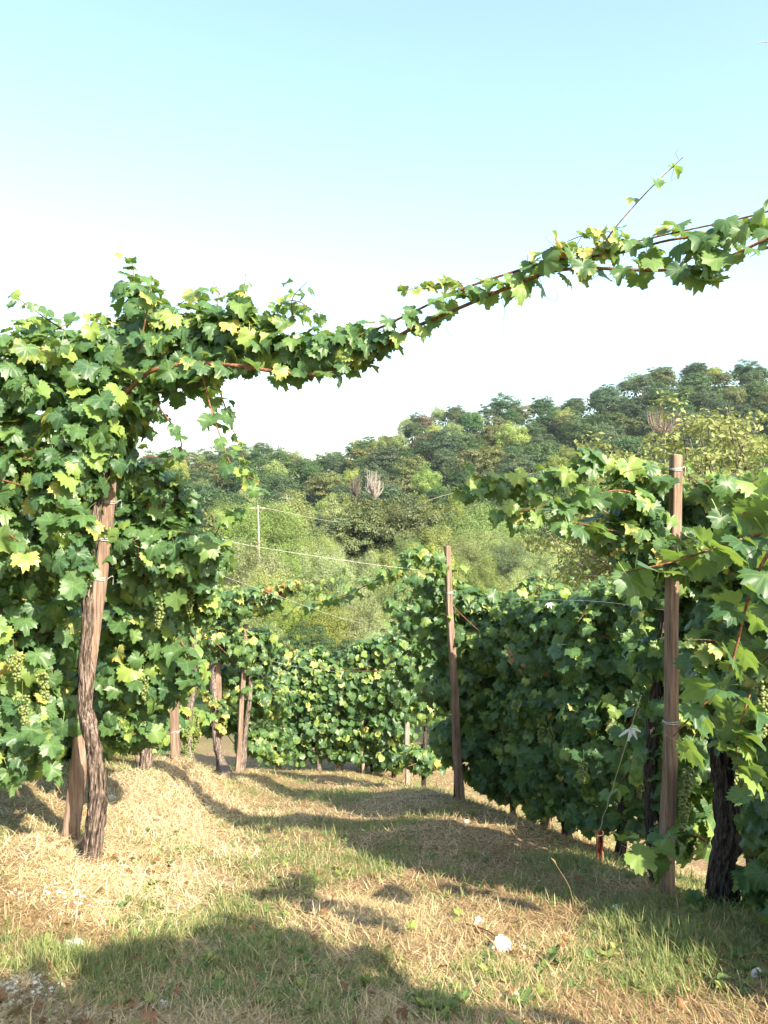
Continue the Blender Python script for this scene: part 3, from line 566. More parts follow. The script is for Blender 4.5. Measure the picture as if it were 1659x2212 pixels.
vine(rb, 'shaded vine with thick black trunk at lower right, big leaves reaching in from the edge',
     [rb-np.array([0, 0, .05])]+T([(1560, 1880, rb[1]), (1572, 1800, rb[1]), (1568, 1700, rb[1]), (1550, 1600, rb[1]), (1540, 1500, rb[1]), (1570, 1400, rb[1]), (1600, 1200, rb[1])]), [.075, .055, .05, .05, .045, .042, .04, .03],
     [C((1560, 1480, 3.75, .2), (1700, 1470, 3.6, .26), (1900, 1470, 3.4, .3)), C((1590, 1330, 3.8, .2), (1700, 1330, 3.6, .26), (1900, 1330, 3.4, .3)), C((1600, 1200, 3.8, .16), (1720, 1180, 3.6, .24), (1900, 1180, 3.4, .3)),
      C((1650, 1620, 3.8, .2), (1800, 1620, 3.6, .3)), C((1660, 1740, 3.8, .14), (1800, 1760, 3.6, .26)), C((1620, 1920, 3.9, .1), (1700, 1900, 3.8, .14)), C((1500, 1970, 3.9, .05), (1560, 1985, 3.85, .07), (1640, 1980, 3.8, .08))],
     1100, tmat='bark_dark', lod=0, seed=60, wild=3, yrate=.03, lo=.07, hi=.125,
     canes=[([(1750, 1120, 2.5), (1659, 1148, 2.5), (1560, 1178, 2.5), (1460, 1212, 2.5), (1340, 1238, 2.55)], 14, .095, .08, dict(face=(1.2, .6, .5), young=2.5, r0=.0055, r1=.0025, yel=.0, spread=.05)),
            ([(1700, 1130, 2.4), (1640, 1230, 2.4), (1612, 1310, 2.4), (1590, 1400, 2.42), (1560, 1480, 2.45), (1500, 1540, 2.5), (1455, 1590, 2.5)], 20, .09, .06, dict(face=(1.2, .6, .5), young=2.5, r0=.006, r1=.0025, yel=.03, spread=.06)),
            ([(1720, 1050, 2.6), (1660, 1090, 2.6), (1600, 1110, 2.6)], 6, .09, .08, dict(face=(1.2, .6, .5), young=2.5, yel=0., spread=.05)),
            ([(1750, 1350, 2.8), (1680, 1400, 2.8), (1640, 1440, 2.8)], 8, .1, .09, dict(face=(1.2, .6, .5), young=2.5, yel=0., spread=.06)),
            ([(1620, 1500, 3.3), (1600, 1560, 3.3), (1590, 1620, 3.3), (1600, 1700, 3.3)], 12, .1, .08, dict(face=(1.2, .6, .5), young=2.5, yel=0., spread=.07))],
     bunches=[(1645, 1500, 3.4), (1655, 1440, 3.4)])
rb2 = G(1640, 1935)
vine_at(1642, 4.9, 'dim vine with thin dark trunk behind the thick black one',
        [C((1600, 1560, 4.9, .25), (1750, 1560, 4.7, .3)), C((1600, 1690, 4.9, .2), (1750, 1700, 4.7, .3)), C((1640, 1810, 4.9, .12), (1750, 1800, 4.8, .2))], 450, tmat='bark_dark', r=.03, seed=61, wild=2, yrate=.15, yel=.1)
m0 = np.array([2.25, 2.5, float(hz(2.25, 2.5))])
vine(m0, 'low sprawling vine just outside the right edge, nearest the viewpoint', [m0, m0+UP*.5+np.array([.05, 0, 0]), m0+UP*1.2], [.05, .04, .03],
     [[(np.array([1.8, 1.7, .2]), .26), (np.array([1.7, 2.7, .05]), .24), (np.array([1.82, 3.4, -.1]), .2)], [(np.array([2.4, 1.6, .8]), .3), (np.array([2.35, 2.6, .75]), .3), (np.array([2.3, 3.4, .65]), .25)]], 1000, lod=1, seed=77, wild=0)
# unseen vine row behind the viewpoint, height and spread set for its foreground shade
bh = np.array([1.9, .35, 0.])
for k, (a, b_, hs) in enumerate((((1.45, 1.0), (.75, .35), (1.45, 1.85, 2.2)), ((.7, .3), (-.1, -.5), (1.0, 1.6, 2.15, 2.5)), ((-.2, -.6), (-1.0, -1.3), (.8, 1.4, 2.0, 2.5, 2.8)))):
    a = np.array([a[0], a[1], 0.]); b_ = np.array([b_[0], b_[1], 0.]); m0 = (a+b_)/2+np.array([.1, -.1, 0]); m0[2] = float(hz(m0[0], m0[1]))
    if k == 1: a[:2] = .85, .12; b_[:2] = .15, -.55
    if k == 0: b_[:2] = .95, .35
    off = np.array([.93, -1.17, 0]); a = a+off; b_ = b_+off; m0 = m0+off; m0[2] = float(hz(m0[0], m0[1]))
    caps = [[(a+UP*(h+1.17), .25), (b_+UP*(h+1.17), .3)] for h in hs]
    vine(m0, ['tall vine right of the viewpoint, first of the three whose shade crosses the foreground', 'tall vine behind the viewpoint, middle of the three whose shade crosses the foreground', 'tall vine behind the viewpoint, last of the three whose shade crosses the foreground'][k],
         [m0, m0+UP*1.2, m0+UP*3.0], [.06, .05, .04], caps, 1300, lod=2, seed=70+k, wild=0)

# ------------------------------------------------------------------ wires, anchor, rag
def wire(name, pts, r, label, cat='wire', mat_='wire', group=None):
    mb = MB(); tube(mb, pts, [r, r], 6, max(10, len(pts)*8)); o = mb.build(name, M[mat_], origin=pts[0]); tag(o, label, cat, group); return o
wire('trellis_wire', T([(376, 1130, D2), (500, 1170, D2+.1), (700, 1204, (D2+E2)/2), (860, 1226, E2-.1), (966, 1236, E2)]), .0012, 'upper pale wire slung across the path from the pinkish post to the mid-row post', group='wires over the path')
wire('trellis_wire', T([(376, 1195, D2), (450, 1232, D2), (560, 1272, D2+.3), (720, 1330, D2+.8), (860, 1368, D2+1.4), (900, 1400, E3)]), .0012, 'lower pale wire crossing the path below the upper one', group='wires over the path')
wire('trellis_wire', T([(532, 1410, D4), (640, 1440, D4-.2), (780, 1455, E3+1), (878, 1450, E3)]), .0018, 'far thin wire crossing the path low before the far hedge', group='wires over the path')
wire('trellis_wire', T([(966, 1285, E2-.1), (1040, 1290, E2-.8), (1180, 1295, 6.1), (1300, 1300, 5.4), (1450, 1320, E1)]), .0014, 'slack white wire along the top of the shaded right hedge', group='wires along the rows')
sp_ = P(1294, 1838, 5.3); sp_[2] = float(hz(sp_[0], sp_[1]))
st = empty('anchor_stake', sp_, 'short rust-red iron stake holding the end of the anchor wire', 'stake')
mb = MB(); h_ = .13+P(1294, 1838, 5.3)[2]-sp_[2]; w1, w2 = .021, .014
prof = [(-w1, -w2), (-w1+.008, -w2), (-w1+.008, w2-.008), (w1-.008, w2-.008), (w1-.008, -w2), (w1, -w2), (w1, w2), (-w1, w2)]
V_ = [[sp_[0]+x_+z_*.03, sp_[1]+y_, sp_[2]+z_] for z_ in (-.08, h_) for x_, y_ in prof]
mb.add(V_, [[k, (k+1) % 8, 8+(k+1) % 8, 8+k] for k in range(8)]); mb.add(V_, [[8, 9, 10, 15], [15, 10, 11, 14], [11, 12, 13, 14]]); mb.build('channel_bar', M['rusty'], st, smooth=False)
mb = MB(); pc = sp_+np.array([0, 0, h_]); tube(mb, [pc+np.array([.024*math.cos(a), .024*math.sin(a), .003*a-.035]) for a in np.linspace(0, 9, 20)], [.002, .002], 5, 60); mb.build('wire_loop', M['wire'], st)
ds = sp_[1]; pA = pc; pB = P(1385, 1502, 4.3)
wa = []
for t_ in np.linspace(0, 1, 30):
    wa.append(pA*(1-t_)+pB*t_+np.array([.004*math.sin(t_*40), .004*math.cos(t_*40), 0])*(t_ < .4))
o = wire('anchor_wire', wa, .0028, 'taut white twisted anchor wire rising from the rusty stake into the leaves', 'wire')
mb = MB(); pr_ = pA*.22+pB*.78
tt = np.linspace(0, 1, 400); vv_ = [CV-FU*(q[2]-CAMZ)/q[1] for q in (pA+(pB-pA)*t_ for t_ in tt)]; pr_ = pA+(pB-pA)*tt[int(np.argmin(np.abs(np.array(vv_)-1575)))]
for k in range(6):
    t_ = np.linspace(0, 1, 7); an = k*1.05+.3; L_ = [.062, .05, .04, .066, .05, .04][k]
    dirv = np.array([math.cos(an), .35*math.sin(an*2), math.sin(an)*.75]); sd_ = unit(np.cross(dirv, [0, 1., .3])); V_ = []
    for q in t_:
        c0 = pr_+dirv*L_*q+np.array([0, -.012*math.sin(q*3), -.03*q*q]); ww = .009*math.sin(min(q+.15, 1)*2.6)+.002
        V_ += [c0-sd_*ww, c0+np.array([0, -.008, 0]), c0+sd_*ww]
    mb.add(V_, [[3*q+a_, 3*q+a_+1, 3*q+a_+4, 3*q+a_+3] for q in range(6) for a_ in (0, 1)])
tag(mb.build('rag', M['rag'], origin=pr_), 'small knotted white rag tied to the anchor wire', 'rag')
mb = MB(); q0 = P(1092, 1278, E2-1.3)
# white knotted tag on the hedge-top wire
q0 = P(1185, 1303, 5.75)
for k in range(5):
    an = k*1.25+.4; dirv = np.array([math.cos(an), .3*math.sin(an*2), math.sin(an)*.8]); sd_ = unit(np.cross(dirv, [0, 1., .3])); V_ = []
    for q in np.linspace(0, 1, 6):
        c0 = q0+dirv*[.035, .022, .03, .018, .026][k]*q+np.array([0, -.02, -.02*q*q]); ww = .006*math.sin(q*2.6+.3)+.001; V_ += [c0-sd_*ww, c0+sd_*ww]
    mb.add(V_, [[2*q, 2*q+1, 2*q+3, 2*q+2] for q in range(5)])
tag(mb.build('tape_knot', M['rag'], origin=q0), 'pale tape knot on the wire above the shaded right hedge', 'tape')
wire('dry_tendril', T([(1637, 94, 3.), (1648, 90, 3.), (1662, 91, 3.), (1700, 80, 3.02)]), .0015, 'thin grey twig tip poking in at the top right corner', 'twig', 'greycane')
# withered leaves on the bare shoot in the hedge
dv = P(1080, 1390, 6.3); rt = empty('withered_shoot', dv, 'bare shoot with shrivelled rust-brown leaves on the shaded hedge', 'shoot')
cb = MB(); tube(cb, T([(1090, 1395, 6.75), (1120, 1415, 6.6), (1150, 1424, 6.6), (1185, 1452, 6.7)]), [.004, .002], 6, 14); cb.build('cane', M['cane'], rt)
lb_ = MB(); pts = np.array(T([(1100, 1410, 6.65), (1125, 1450, 6.58), (1130, 1435, 6.58), (1150, 1458, 6.56), (1168, 1465, 6.56), (1180, 1455, 6.6), (1105, 1425, 6.65), (1136, 1470, 6.58)]))
put_leaves(lb_, pts, rng.normal(0, 1, (8, 3))+FACE, np.tile(-UP, (8, 1))+rng.normal(0, .2, (8, 3)), rng.uniform(.025, .045, 8), np.full(8, .3), 1); lb_.build('withered_leaves', M['dead'], rt)

# ------------------------------------------------------------------ ground cover
def greenmask(x, y):
    u_ = CU+FU*x/np.maximum(y, 1); v_ = CV+FU*(CAMZ-hz(x, y, False))/np.maximum(y, 1)
    m_ = noise(x*1.7+3, y*1.3, 11)*.6+noise(x*5, y*4, 12)*.4
    e = np.exp(-((u_-1400)/190)**2-((v_-(2010+(u_-1400)*.5))/55)**2)*.28
    e += np.exp(-((u_-700)/200)**2-((v_-1810)/45)**2)*.35+np.exp(-((u_-300)/380)**2-((v_-2090)/70)**2)*.16
    e += np.exp(-((u_-1050)/120)**2-((v_-1700)/25)**2)*.3+np.exp(-((u_-640)/120)**2-((v_-1720)/30)**2)*.2
    e -= .04+np.exp(-((u_-1050)/350)**2-((v_-1990)/50)**2)*.22+np.exp(-((u_-150)/150)**2-((v_-1900)/90)**2)*.3
    return m_+e
def samp(n_, y0=2.2, y1=17, pw=1.6):
    t = rng.random(n_); e = 1-pw; y = (y0**e+(y1**e-y0**e)*t)**(1/e)
    lo_ = -.54*y-.2; hi_ = .54*y+.2; hi_ = np.minimum(hi_, 3.6); x = lo_+(hi_-lo_)*rng.random(n_)
    return x, y
def blades(mb, x, y, L, W, flat, bend, yel, base=0.):
    n_ = len(x); z = hz(x, y)+base; an = rng.uniform(0, 2*np.pi, n_)
    h = np.stack([np.cos(an), np.sin(an), np.zeros(n_)], 1); sd_ = np.stack([-np.sin(an), np.cos(an), np.zeros(n_)], 1)*W[:, None]
    el = flat; ti = np.array([0, .38, .72, 1.]); p0 = np.stack([x, y, z], 1); rows = []
    for q in ti:
        e2 = el-bend*q; c0 = p0+(h*np.cos(el-bend*q*.5)[:, None]+UP*np.sin(el-bend*q*.5)[:, None])*(L*q)[:, None]
        ww = sd_*(1-.85*q**2); rows.append(c0-ww); rows.append(c0+ww)
    V = np.stack(rows, 1); gz = hz(V[..., 0], V[..., 1])+.002; V[..., 2] = np.maximum(V[..., 2], gz)
    A = np.zeros((n_, 8, 4)); A[:, :, 2] = rng.random(n_)[:, None]; A[:, :, 3] = yel[:, None]
    F_ = np.array([[0, 1, 3, 2], [2, 3, 5, 4], [4, 5, 7, 6]])[None]+(np.arange(n_)*8)[:, None, None]
    mb.add(V.reshape(-1, 3), F_.reshape(-1, 4), A.reshape(-1, 4))
n_ = 260000; x, y = samp(n_); gm = greenmask(x, y); k = rng.random(n_) < np.clip(1.15-gm*.7, .35, 1); x, y = x[k], y[k]; n_ = len(x)
mb = MB(); far_ = np.sqrt(y/3.)
blades(mb, x, y, rng.uniform(.02, .09, n_)*np.sqrt(far_), rng.uniform(.0009, .0021, n_)*far_, np.abs(rng.normal(.15, .28, n_)), rng.uniform(-.2, 1., n_), np.where(rng.random(n_) < .15+.65*sm(.48, .7, noise(x*1.4+5, y*1.2, 41)*.7+noise(x*6, y*5, 42)*.3), rng.uniform(.3, 1., n_), 0))
tag(mb.build('dry_grass', M['straw']), 'matted straw and dead grass covering the path and bank', 'dry grass', kind='stuff')
n_ = 230000; x, y = samp(n_); gm = greenmask(x, y); k = rng.random(n_) < sm(.42, .76, gm)*.9+.05; x, y, gm = x[k], y[k], gm[k]; n_ = len(x)
mb = MB(); far_ = np.sqrt(y/3.)
blades(mb, x, y, rng.uniform(.02, .075, n_)*(1+.8*sm(.6, 1., gm))*np.sqrt(far_), rng.uniform(.0009, .0022, n_)*far_, rng.uniform(.5, 1.5, n_), rng.uniform(.2, 1.5, n_), np.where(rng.random(n_) < .35, rng.uniform(.2, .9, n_), 0))
tag(mb.build('green_grass', M['grass']), 'short green grass growing through the straw in patches', 'grass', kind='stuff')
# tufts of hay round the gnarled trunk and the bank
mb = MB(); cx = []; 
for (u, v, n1_, sp1) in ((200, 1880, 1500, .22), (330, 1900, 1700, .25), (110, 1830, 900, .25), (300, 1990, 500, .25), (30, 1800, 800, .3), (530, 1690, 500, .3), (950, 1730, 300, .3), (330, 1760, 2600, .4), (420, 1700, 1800, .4), (300, 1680, 1600, .4), (430, 1850, 1400, .4), (560, 1760, 900, .4)):
    if n1_:
        g0 = G(u, v); cx.append(np.column_stack([g0[0]+rng.normal(0, sp1, n1_), g0[1]+rng.normal(0, sp1*.8, n1_)]))
cx = np.vstack(cx); n_ = len(cx)
blades(mb, cx[:, 0], cx[:, 1], rng.uniform(.04, .15, n_), rng.uniform(.001, .002, n_), rng.uniform(.3, 1.2, n_), rng.uniform(1.2, 2.8, n_), np.where(rng.random(n_) < .2, .4, 0.))
tag(mb.build('hay', M['hay']), 'long curling hay heaped round the trunk and along the bank', 'hay', kind='stuff')
# leafy weeds
WT = []
for kk in range(4):
    rg = np.random.default_rng(kk+50); t_ = np.linspace(0, 1, 6); ww = .22*np.sin(t_*2.7+.25)**.8*(1+.25*np.where(np.arange(6) % 2 == 0, 1, -1)*(kk % 2)); ww[-1] = .02
    V = []; 
    for q, w_ in zip(t_, ww): V += [(-w_, q, .35*q-.45*q*q+.06), (0, q, .35*q-.45*q*q), (w_, q, .35*q-.45*q*q+.06)]
    WT.append((np.array(V), np.array([[3*q+a_, 3*q+a_+1, 3*q+a_+4, 3*q+a_+3] for q in range(5) for a_ in (0, 1)])))
mb = MB(); nn = 1500; x, y = samp(nn, 2.3, 12, 1.7); gm = greenmask(x, y); kp = gm > .5; x, y = x[kp], y[kp]
for px, py in zip(x, y):
    nl = random.randint(4, 9); s0 = random.uniform(.018, .05); a0 = random.uniform(0, 6.28); z0 = float(hz(px, py)); yl = random.choice((0, 0, .2, .4, .7)); el = random.uniform(.1, 1.)
    for k in range(nl):
        V, F_ = WT[random.randrange(4)]; an = a0+k*2.4; c_, s_ = math.cos(an), math.sin(an); sc = s0*random.uniform(.6, 1.2); e2 = el*random.uniform(.4, 1.3)
        Vx, Vy, Vz = V[:, 0]*sc, V[:, 1]*sc*math.cos(e2)-V[:, 2]*sc*math.sin(e2), V[:, 1]*sc*math.sin(e2)+V[:, 2]*sc*math.cos(e2)
        A = np.zeros((len(V), 4)); A[:, 2] = random.random(); A[:, 3] = yl
        mb.add(np.column_stack([px+Vx*c_-Vy*s_, py+Vx*s_+Vy*c_, z0+.006+Vz]), F_, A)
tag(mb.build('weeds', M['weed']), 'low broad-leaved weeds scattered through the grass', 'weeds', kind='stuff')
# fallen leaves
mb = MB(); nn = 420; x, y = samp(nn, 2.3, 12, 1.5); p = np.stack([x, y, hz(x, y)+.02], 1)
g0 = G(215, 1850); q = np.column_stack([g0[0]+rng.normal(.1, .16, 60), g0[1]+rng.normal(-.02, .13, 60)]); p = np.vstack([p, np.column_stack([q, hz(q[:, 0], q[:, 1])+.025])]); nn = len(p)
put_leaves(mb, p, UP+rng.normal(0, .5, (nn, 3)), rng.normal(0, 1, (nn, 3)), rng.uniform(.014, .036, nn), rng.uniform(0, .2, nn), 1, petiole=False)
tag(mb.build('fallen_leaves', M['dead']), 'curled brown fallen vine leaves lying on the straw', 'fallen leaves', kind='stuff')
# gravel
import bmesh
bm = bmesh.new(); bmesh.ops.create_icosphere(bm, subdivisions=1, radius=1); IV = np.array([v.co[:] for v in bm.verts]); IF = np.array([[v.index for v in f.verts] for f in bm.faces]); bm.free()
bm = bmesh.new(); bmesh.ops.create_icosphere(bm, subdivisions=3, radius=1); JV = np.array([v.co[:] for v in bm.verts]); JF = np.array([[v.index for v in f.verts] for f in bm.faces]); bm.free()
mb = MB()
def peb(px, py, s):
    V = IV*(1+rng.uniform(-.25, .25, (len(IV), 1)))*np.array([1, random.uniform(.6, 1), random.uniform(.4, .7)])*s
    an = random.uniform(0, 6.28); V = V@np.array([[math.cos(an), math.sin(an), 0], [-math.sin(an), math.cos(an), 0], [0, 0, 1]]); mb.add(V+np.array([px, py, float(hz(px, py))+s*.25]), IF)
for (u, v, sx, n1_) in ((40, 2120, .2, 900), (140, 1930, .14, 200), (330, 2190, .2, 110), (1400, 1985, .14, 60), (60, 2180, .3, 500), (1650, 2100, .2, 60)):
    g0 = G(u, v)
    for _ in range(n1_): peb(g0[0]+random.gauss(0, sx), g0[1]+random.gauss(0, sx*.7), random.choice((.003, .004, .005, .007, .011)))
x, y = samp(260, 2.3, 11, 1.5)
for px, py in zip(x, y): peb(px, py, random.uniform(.004, .011))
tag(mb.build('gravel', M['stone'], smooth=False), 'pale gravel chips sprinkled over the earth', 'gravel', kind='stuff')
# single white stones
for u, v, wpx, hpx, lb in ((1080, 2052, 40, 34, 'largest white stone, lying in the straw at the right of the path'), (1033, 1996, 20, 17, 'round white stone just beyond the largest white stone'), (1131, 2050, 9, 10, 'tiny white pebble right of the largest white stone'),
                       (157, 2042, 42, 13, 'flat white stone in the shaded grass at lower left'), (463, 2010, 13, 9, 'small white stone at the rim of the shade left of the path'), (442, 2148, 13, 10, 'small grey-white stone in the shade at bottom left of the path'),
                       (1330, 1965, 20, 14, 'bluish stone left of a similar one by the tall near post'), (1352, 1960, 18, 13, 'bluish stone right of a similar one by the tall near post'), (1637, 2110, 30, 24, 'grey stone in the shade at the right edge'), (1008, 1778, 12, 8, 'small pale stone on the sunlit path before the mid-row post'),
                       (168, 1927, 10, 8, 'bluish white pebble on the earth below the gnarled trunk'), (100, 1932, 14, 8, 'pale pebble left of the bluish one below the gnarled trunk'), (1318, 1848, 14, 8, 'white chip lying right of the rusty stake'), (240, 1725, 18, 9, 'white stone on the bright bank right of the gnarled trunk'), (355, 2175, 26, 16, 'dull white stone at the bottom edge on the left')):
    g0 = G(u, v); s = wpx/FU*g0[1]/2; hh = hpx/FU*g0[1]/2*1.15; sd0 = u
    nz = noise(JV[:, 0]*2.2+sd0, JV[:, 1]*2.2+JV[:, 2]*1.7, 3)+.4*noise(JV[:, 0]*6+sd0, JV[:, 2]*6+JV[:, 1]*3, 4)
    V = np.round(JV*1.8+.5*(nz[:, None]-.5))/1.8*.35+JV*.65; V = V*(.75+.45*nz[:, None])*np.array([s, s*.8, hh])
    mb = MB(); mb.add(V+g0+np.array([0, 0, hh*.25]), JF); tag(mb.build('stone', M['stone'], origin=g0, smooth=False), lb, 'stone', 'white stones on the ground')
# twigs
for pts, r_, lb in (([(1130, 2078), (1170, 2066), (1238, 2042)], .005, 'brown stick lying right of the largest white stone'), ([(1005, 2005), (1060, 2025), (1110, 2072)], .0035, 'thin crooked twig passing under the largest white stone'), ([(640, 1975), (690, 1990), (720, 2010)], .003, 'thin dark twig on the sunlit straw at mid path')):
    q = [G(u, v)+UP*.02 for u, v in pts]; mb = MB(); tube(mb, q, [r_, r_*.5], 7, 24, .2); s_ = [q[1], q[1]+np.array([.03, .02, .03])]; tube(mb, s_, [r_*.5, r_*.2], 5, 5); tag(mb.build('stick', M['cane'], origin=q[0]), lb, 'stick', 'sticks on the ground')
# seed-headed dry stalks
for u, v, hh, lb in ((215, 2080, 0, ''),) and ((172, 1812, 105, 'dry grass stalk with a pale seed head leaning before the leaning post'), (1098, 2110, 60, 'dry weed stalk at the bottom right of the path'), (1120, 1700, 60, 'pale seeding grass stem before the right hedge'), (1240, 1960, 90, 'thin bent stem in the shade band'), (1070, 1735, 80, 'tall thin stem right of the mid-row post'), (778, 1800, 110, 'dark thin stem standing in the middle of the path')):
    g0 = G(u, v); H_ = hh/FU*g0[1]; rt = empty('grass_stalk', g0, lb, 'grass stalk', 'single tall stalks'); mb = MB(); sgn = -1 if u < 300 else random.choice((-1, 1))
    tp = g0+np.array([sgn*H_*.42, 0, H_]); tube(mb, [g0, g0+np.array([sgn*H_*.12, 0, H_*.5]), tp], [.0022, .0014], 5, 12); mb.build('stem', M['straw'], rt)
    mb = MB(); tube(mb, [tp, tp+np.array([sgn*.012, 0, .022]), tp+np.array([sgn*.03, 0, .04])], [.002, .006, .001], 7, 10, .3); mb.build('seed_head', M['straw'], rt)

# ------------------------------------------------------------------ trees
def crown_mesh(name, m_, seed, rx, rz, nclump, nleaf, ls, cr=(.16, .3), yel=0., flat=True):
    """crown of unit-independent size: clumps on an uneven ellipsoid, each a spray of small leaf faces"""
    rg = np.random.default_rng(seed); mb = MB(); o = unit(rg.normal(size=(nclump*2, 3))); o = o[o[:, 2] > -.55][:nclump]
    rad = np.where(rg.random(len(o)) < .72, rg.uniform(.72, 1.02, len(o)), rg.uniform(.2, .7, len(o)))*(.78+.4*noise(o[:, 0]*1.9+seed, o[:, 1]*1.9+o[:, 2]*1.6, seed))
    c = o*rad[:, None]*np.array([rx, rx, rz])+np.array([0, 0, rz*1.0]); cs = rg.uniform(*cr, len(o))*rx
    k = rg.choice(len(o), nleaf, p=cs**2/np.sum(cs**2)); d = unit(rg.normal(size=(nleaf, 3))); d[:, 2] = np.where((d[:, 2] < -.2) & flat, -d[:, 2]*.5, d[:, 2])
    f = rg.uniform(.35, 1.08, nleaf)**.6; p = c[k]+d*(cs[k]*f)[:, None]*np.array([1, 1, .95 if not flat else .8])
    nr = unit(d*.8+o[k]*.5+np.array([0, 0, .25])+rg.normal(0, .6, (nleaf, 3))); t1 = unit(np.cross(nr, rg.normal(size=(nleaf, 3)))); t2 = np.cross(nr, t1)
    s = ls*rg.uniform(.6, 1.35, nleaf)[:, None]
    V = np.stack([p+t1*s, p+t2*s*.55+nr*s*.12, p-t1*s*.9, p-t2*s*.55+nr*s*.12], 1)
    A = np.zeros((nleaf, 4, 4)); A[:, :, 2] = np.clip(rg.random(len(o))[k]*.6+rg.random(nleaf)*.4, 0, 1)[:, None]; A[:, :, 3] = (yel*np.where(rg.random(nleaf) < .5, rg.random(nleaf), 0))[:, None]
    mb.add(V.reshape(-1, 3), np.arange(nleaf*4).reshape(-1, 4), A.reshape(-1, 4))
    return mb.mesh(name, m_, False), c
def limbs(mb, c, rz, th, tr, nl, seed, base=None):
    rg = np.random.default_rng(seed); top = np.array([rg.normal(0, .2), rg.normal(0, .2), th+rz*.7])
    tube(mb, [(0, 0, -.6), (0, 0, th*.5), (rg.normal(0, .1), rg.normal(0, .1), th), top], [tr*1.25, tr, tr*.75, tr*.2], 8, 14, .12)
    for q in rg.choice(len(c), min(nl, len(c)), replace=False):
        e = c[q]+np.array([0, 0, th]); h0 = rg.uniform(.55, 1.1)*th; s0 = np.array([0, 0, min(h0, e[2]*.9)]); mid = (s0+e)/2+rg.normal(0, .25, 3)+np.array([0, 0, .2])
        tube(mb, [s0, mid, e], [tr*.38, tr*.2, tr*.05], 5, 8)
protos = {}
def tree_proto(key, m_, seed, rx, rz, th, tr, nclump, nleaf, ls, nl=10, **k):
    cm, c = crown_mesh('crown', m_, seed, rx, rz, nclump, nleaf, ls, **k); mb = MB(); limbs(mb, c, rz, th, tr, nl, seed); tm = mb.mesh('trunk', M['bark_brown'])
    protos.setdefault(key, []).append((tm, cm, th))
for k in range(3):
    tree_proto('oak', M['oak'], 100+k, 4.3, 3.6+.5*k, 1.6, .24, 150, 10000, .16)
    tree_proto('pale', M['locust'], 110+k, 3.8, 3.9+.5*k, 1.8, .2, 110, 10000, .14, cr=(.14, .3), flat=False)
    tree_proto('chest', M['chestnut'], 120+k, 4.2, 3.5+.3*k, 1.5, .25, 110, 9000, .17, yel=.5, cr=(.18, .3))
    tree_proto('locust', M['locust'], 130+k, 3.4, 3.5+.5*k, 2., .2, 120, 42000, .058, cr=(.13, .30), flat=False)
    tree_proto('dark', M['oak'], 140+k, 3.4, 3.2+.5*k, 1.8, .2, 180, 22000, .085, cr=(.12, .22))
    tree_proto('chestn', M['chestnut'], 150+k, 3.5, 3.0, 1.6, .22, 120, 22000, .095, yel=.3, cr=(.15, .25))
tree_proto('rust', M['rust'], 160, 3.4, 3.4, 1.6, .2, 120, 7000, .14)
tree_proto('cherry', M['cherry'], 170, 2.3, 1.9, 1.4, .11, 300, 22000, .040, 60, cr=(.08, .16))
NT = [0]
def tree(name, key, x, y, sc, label, cat, group, z=None, sx=1., v=None):
    tm, cm, th = protos[key][random.randrange(len(protos[key])) if v is None else v]
    z = float(hz(x, y, False)) if z is None else z
    rt = empty(name, (x, y, z), label, cat, group); rt.rotation_euler[2] = random.uniform(0, 6.28); rt.scale = (sc*sx, sc*sx, sc)
    a = bpy.data.objects.new('trunk', tm); b_ = bpy.data.objects.new('crown', cm); b_.location = (0, 0, th*.75)
    for q in (a, b_): COL.objects.link(q); q.parent = rt
    NT[0] += 1; return rt
H = {k: [max((v.co.z for v in p_[1].vertices))+p_[2]*.75 for p_ in v_] for k, v_ in protos.items()}
def tree_top(name, key, u, vtop, d, label, cat, group, sx=1.):
    """tree standing on the slope at distance d whose top reaches the height seen"""
    x = (u-CU)/FU*d; z = float(hz(x, d, False)); zt = CAMZ-(vtop-CV)/FU*d; v = random.randrange(len(protos[key])); return tree(name, key, x, d, max(.35, (zt-z)/H[key][v]), label, cat, group, sx=sx, v=v)
desc_ = {'oak': 'oak_tree', 'chest': 'chestnut_tree', 'pale': 'locust_tree'}
# far hill
yy = 98.; row = 0
zn = lambda u: 'behind the left row' if u < 450 else ('left of the dead tree' if u < 780 else ('over the mid-row post' if u < 1080 else ('left of the tall post' if u < 1400 else 'right of the tall post')))
while yy < 226:
    stp = float(np.interp(yy, [98, 150, 200, 226], [10.2, 9.6, 8.6, 7.4])); xx = -.56*yy+(row % 2)*stp/2
    while xx < .58*yy:
        x = xx+random.uniform(-2.6, 2.6); y = yy+random.uniform(-2.6, 2.6); u = CU+FU*x/y
        f = (y-95)/125; r_ = random.random(); nz = float(noise(x*.035, y*.035, 21))
        if u > 230 and u < 1720:
            pale = (.22+.5*(f < .35)+.25*(nz > .6))*(.55 if u > 1080 and f > .3 else 1.)
            key = 'pale' if r_ < pale*.55 else ('chest' if r_ < pale*.55+.14 else ('rust' if r_ > .965 else 'oak'))
            kd = {'pale': ('pale feathery tree', 'locust_tree'), 'chest': ('yellow-flecked olive tree', 'chestnut_tree'), 'rust': ('brownish russet tree', 'russet_tree'), 'oak': ('dark tree', 'oak_tree')}[key]
            zone = 'at the hill foot' if f < .25 else ('low on the hill' if f < .5 else ('high on the hill' if f > .72 else 'halfway up the hill'))
            if f > .93: zone = 'on the crest'
            ssz = random.uniform(.62, .98); szw = 'small ' if ssz < .74 else ('large ' if ssz > .88 else '')
            tree(kd[1], key, x, y, ssz*float(np.interp(f, [.85, 1], [1, .72])), '%s%s %s, %s' % (szw, kd[0], zone, zn(u)), 'tree', 'trees of the wood on the far hill', sx=random.uniform(.9, 1.15))
        xx += stp
    yy += float(np.interp(yy, [98, 150, 200, 226], [9.6, 8.4, 6.8, 5.6])); row += 1
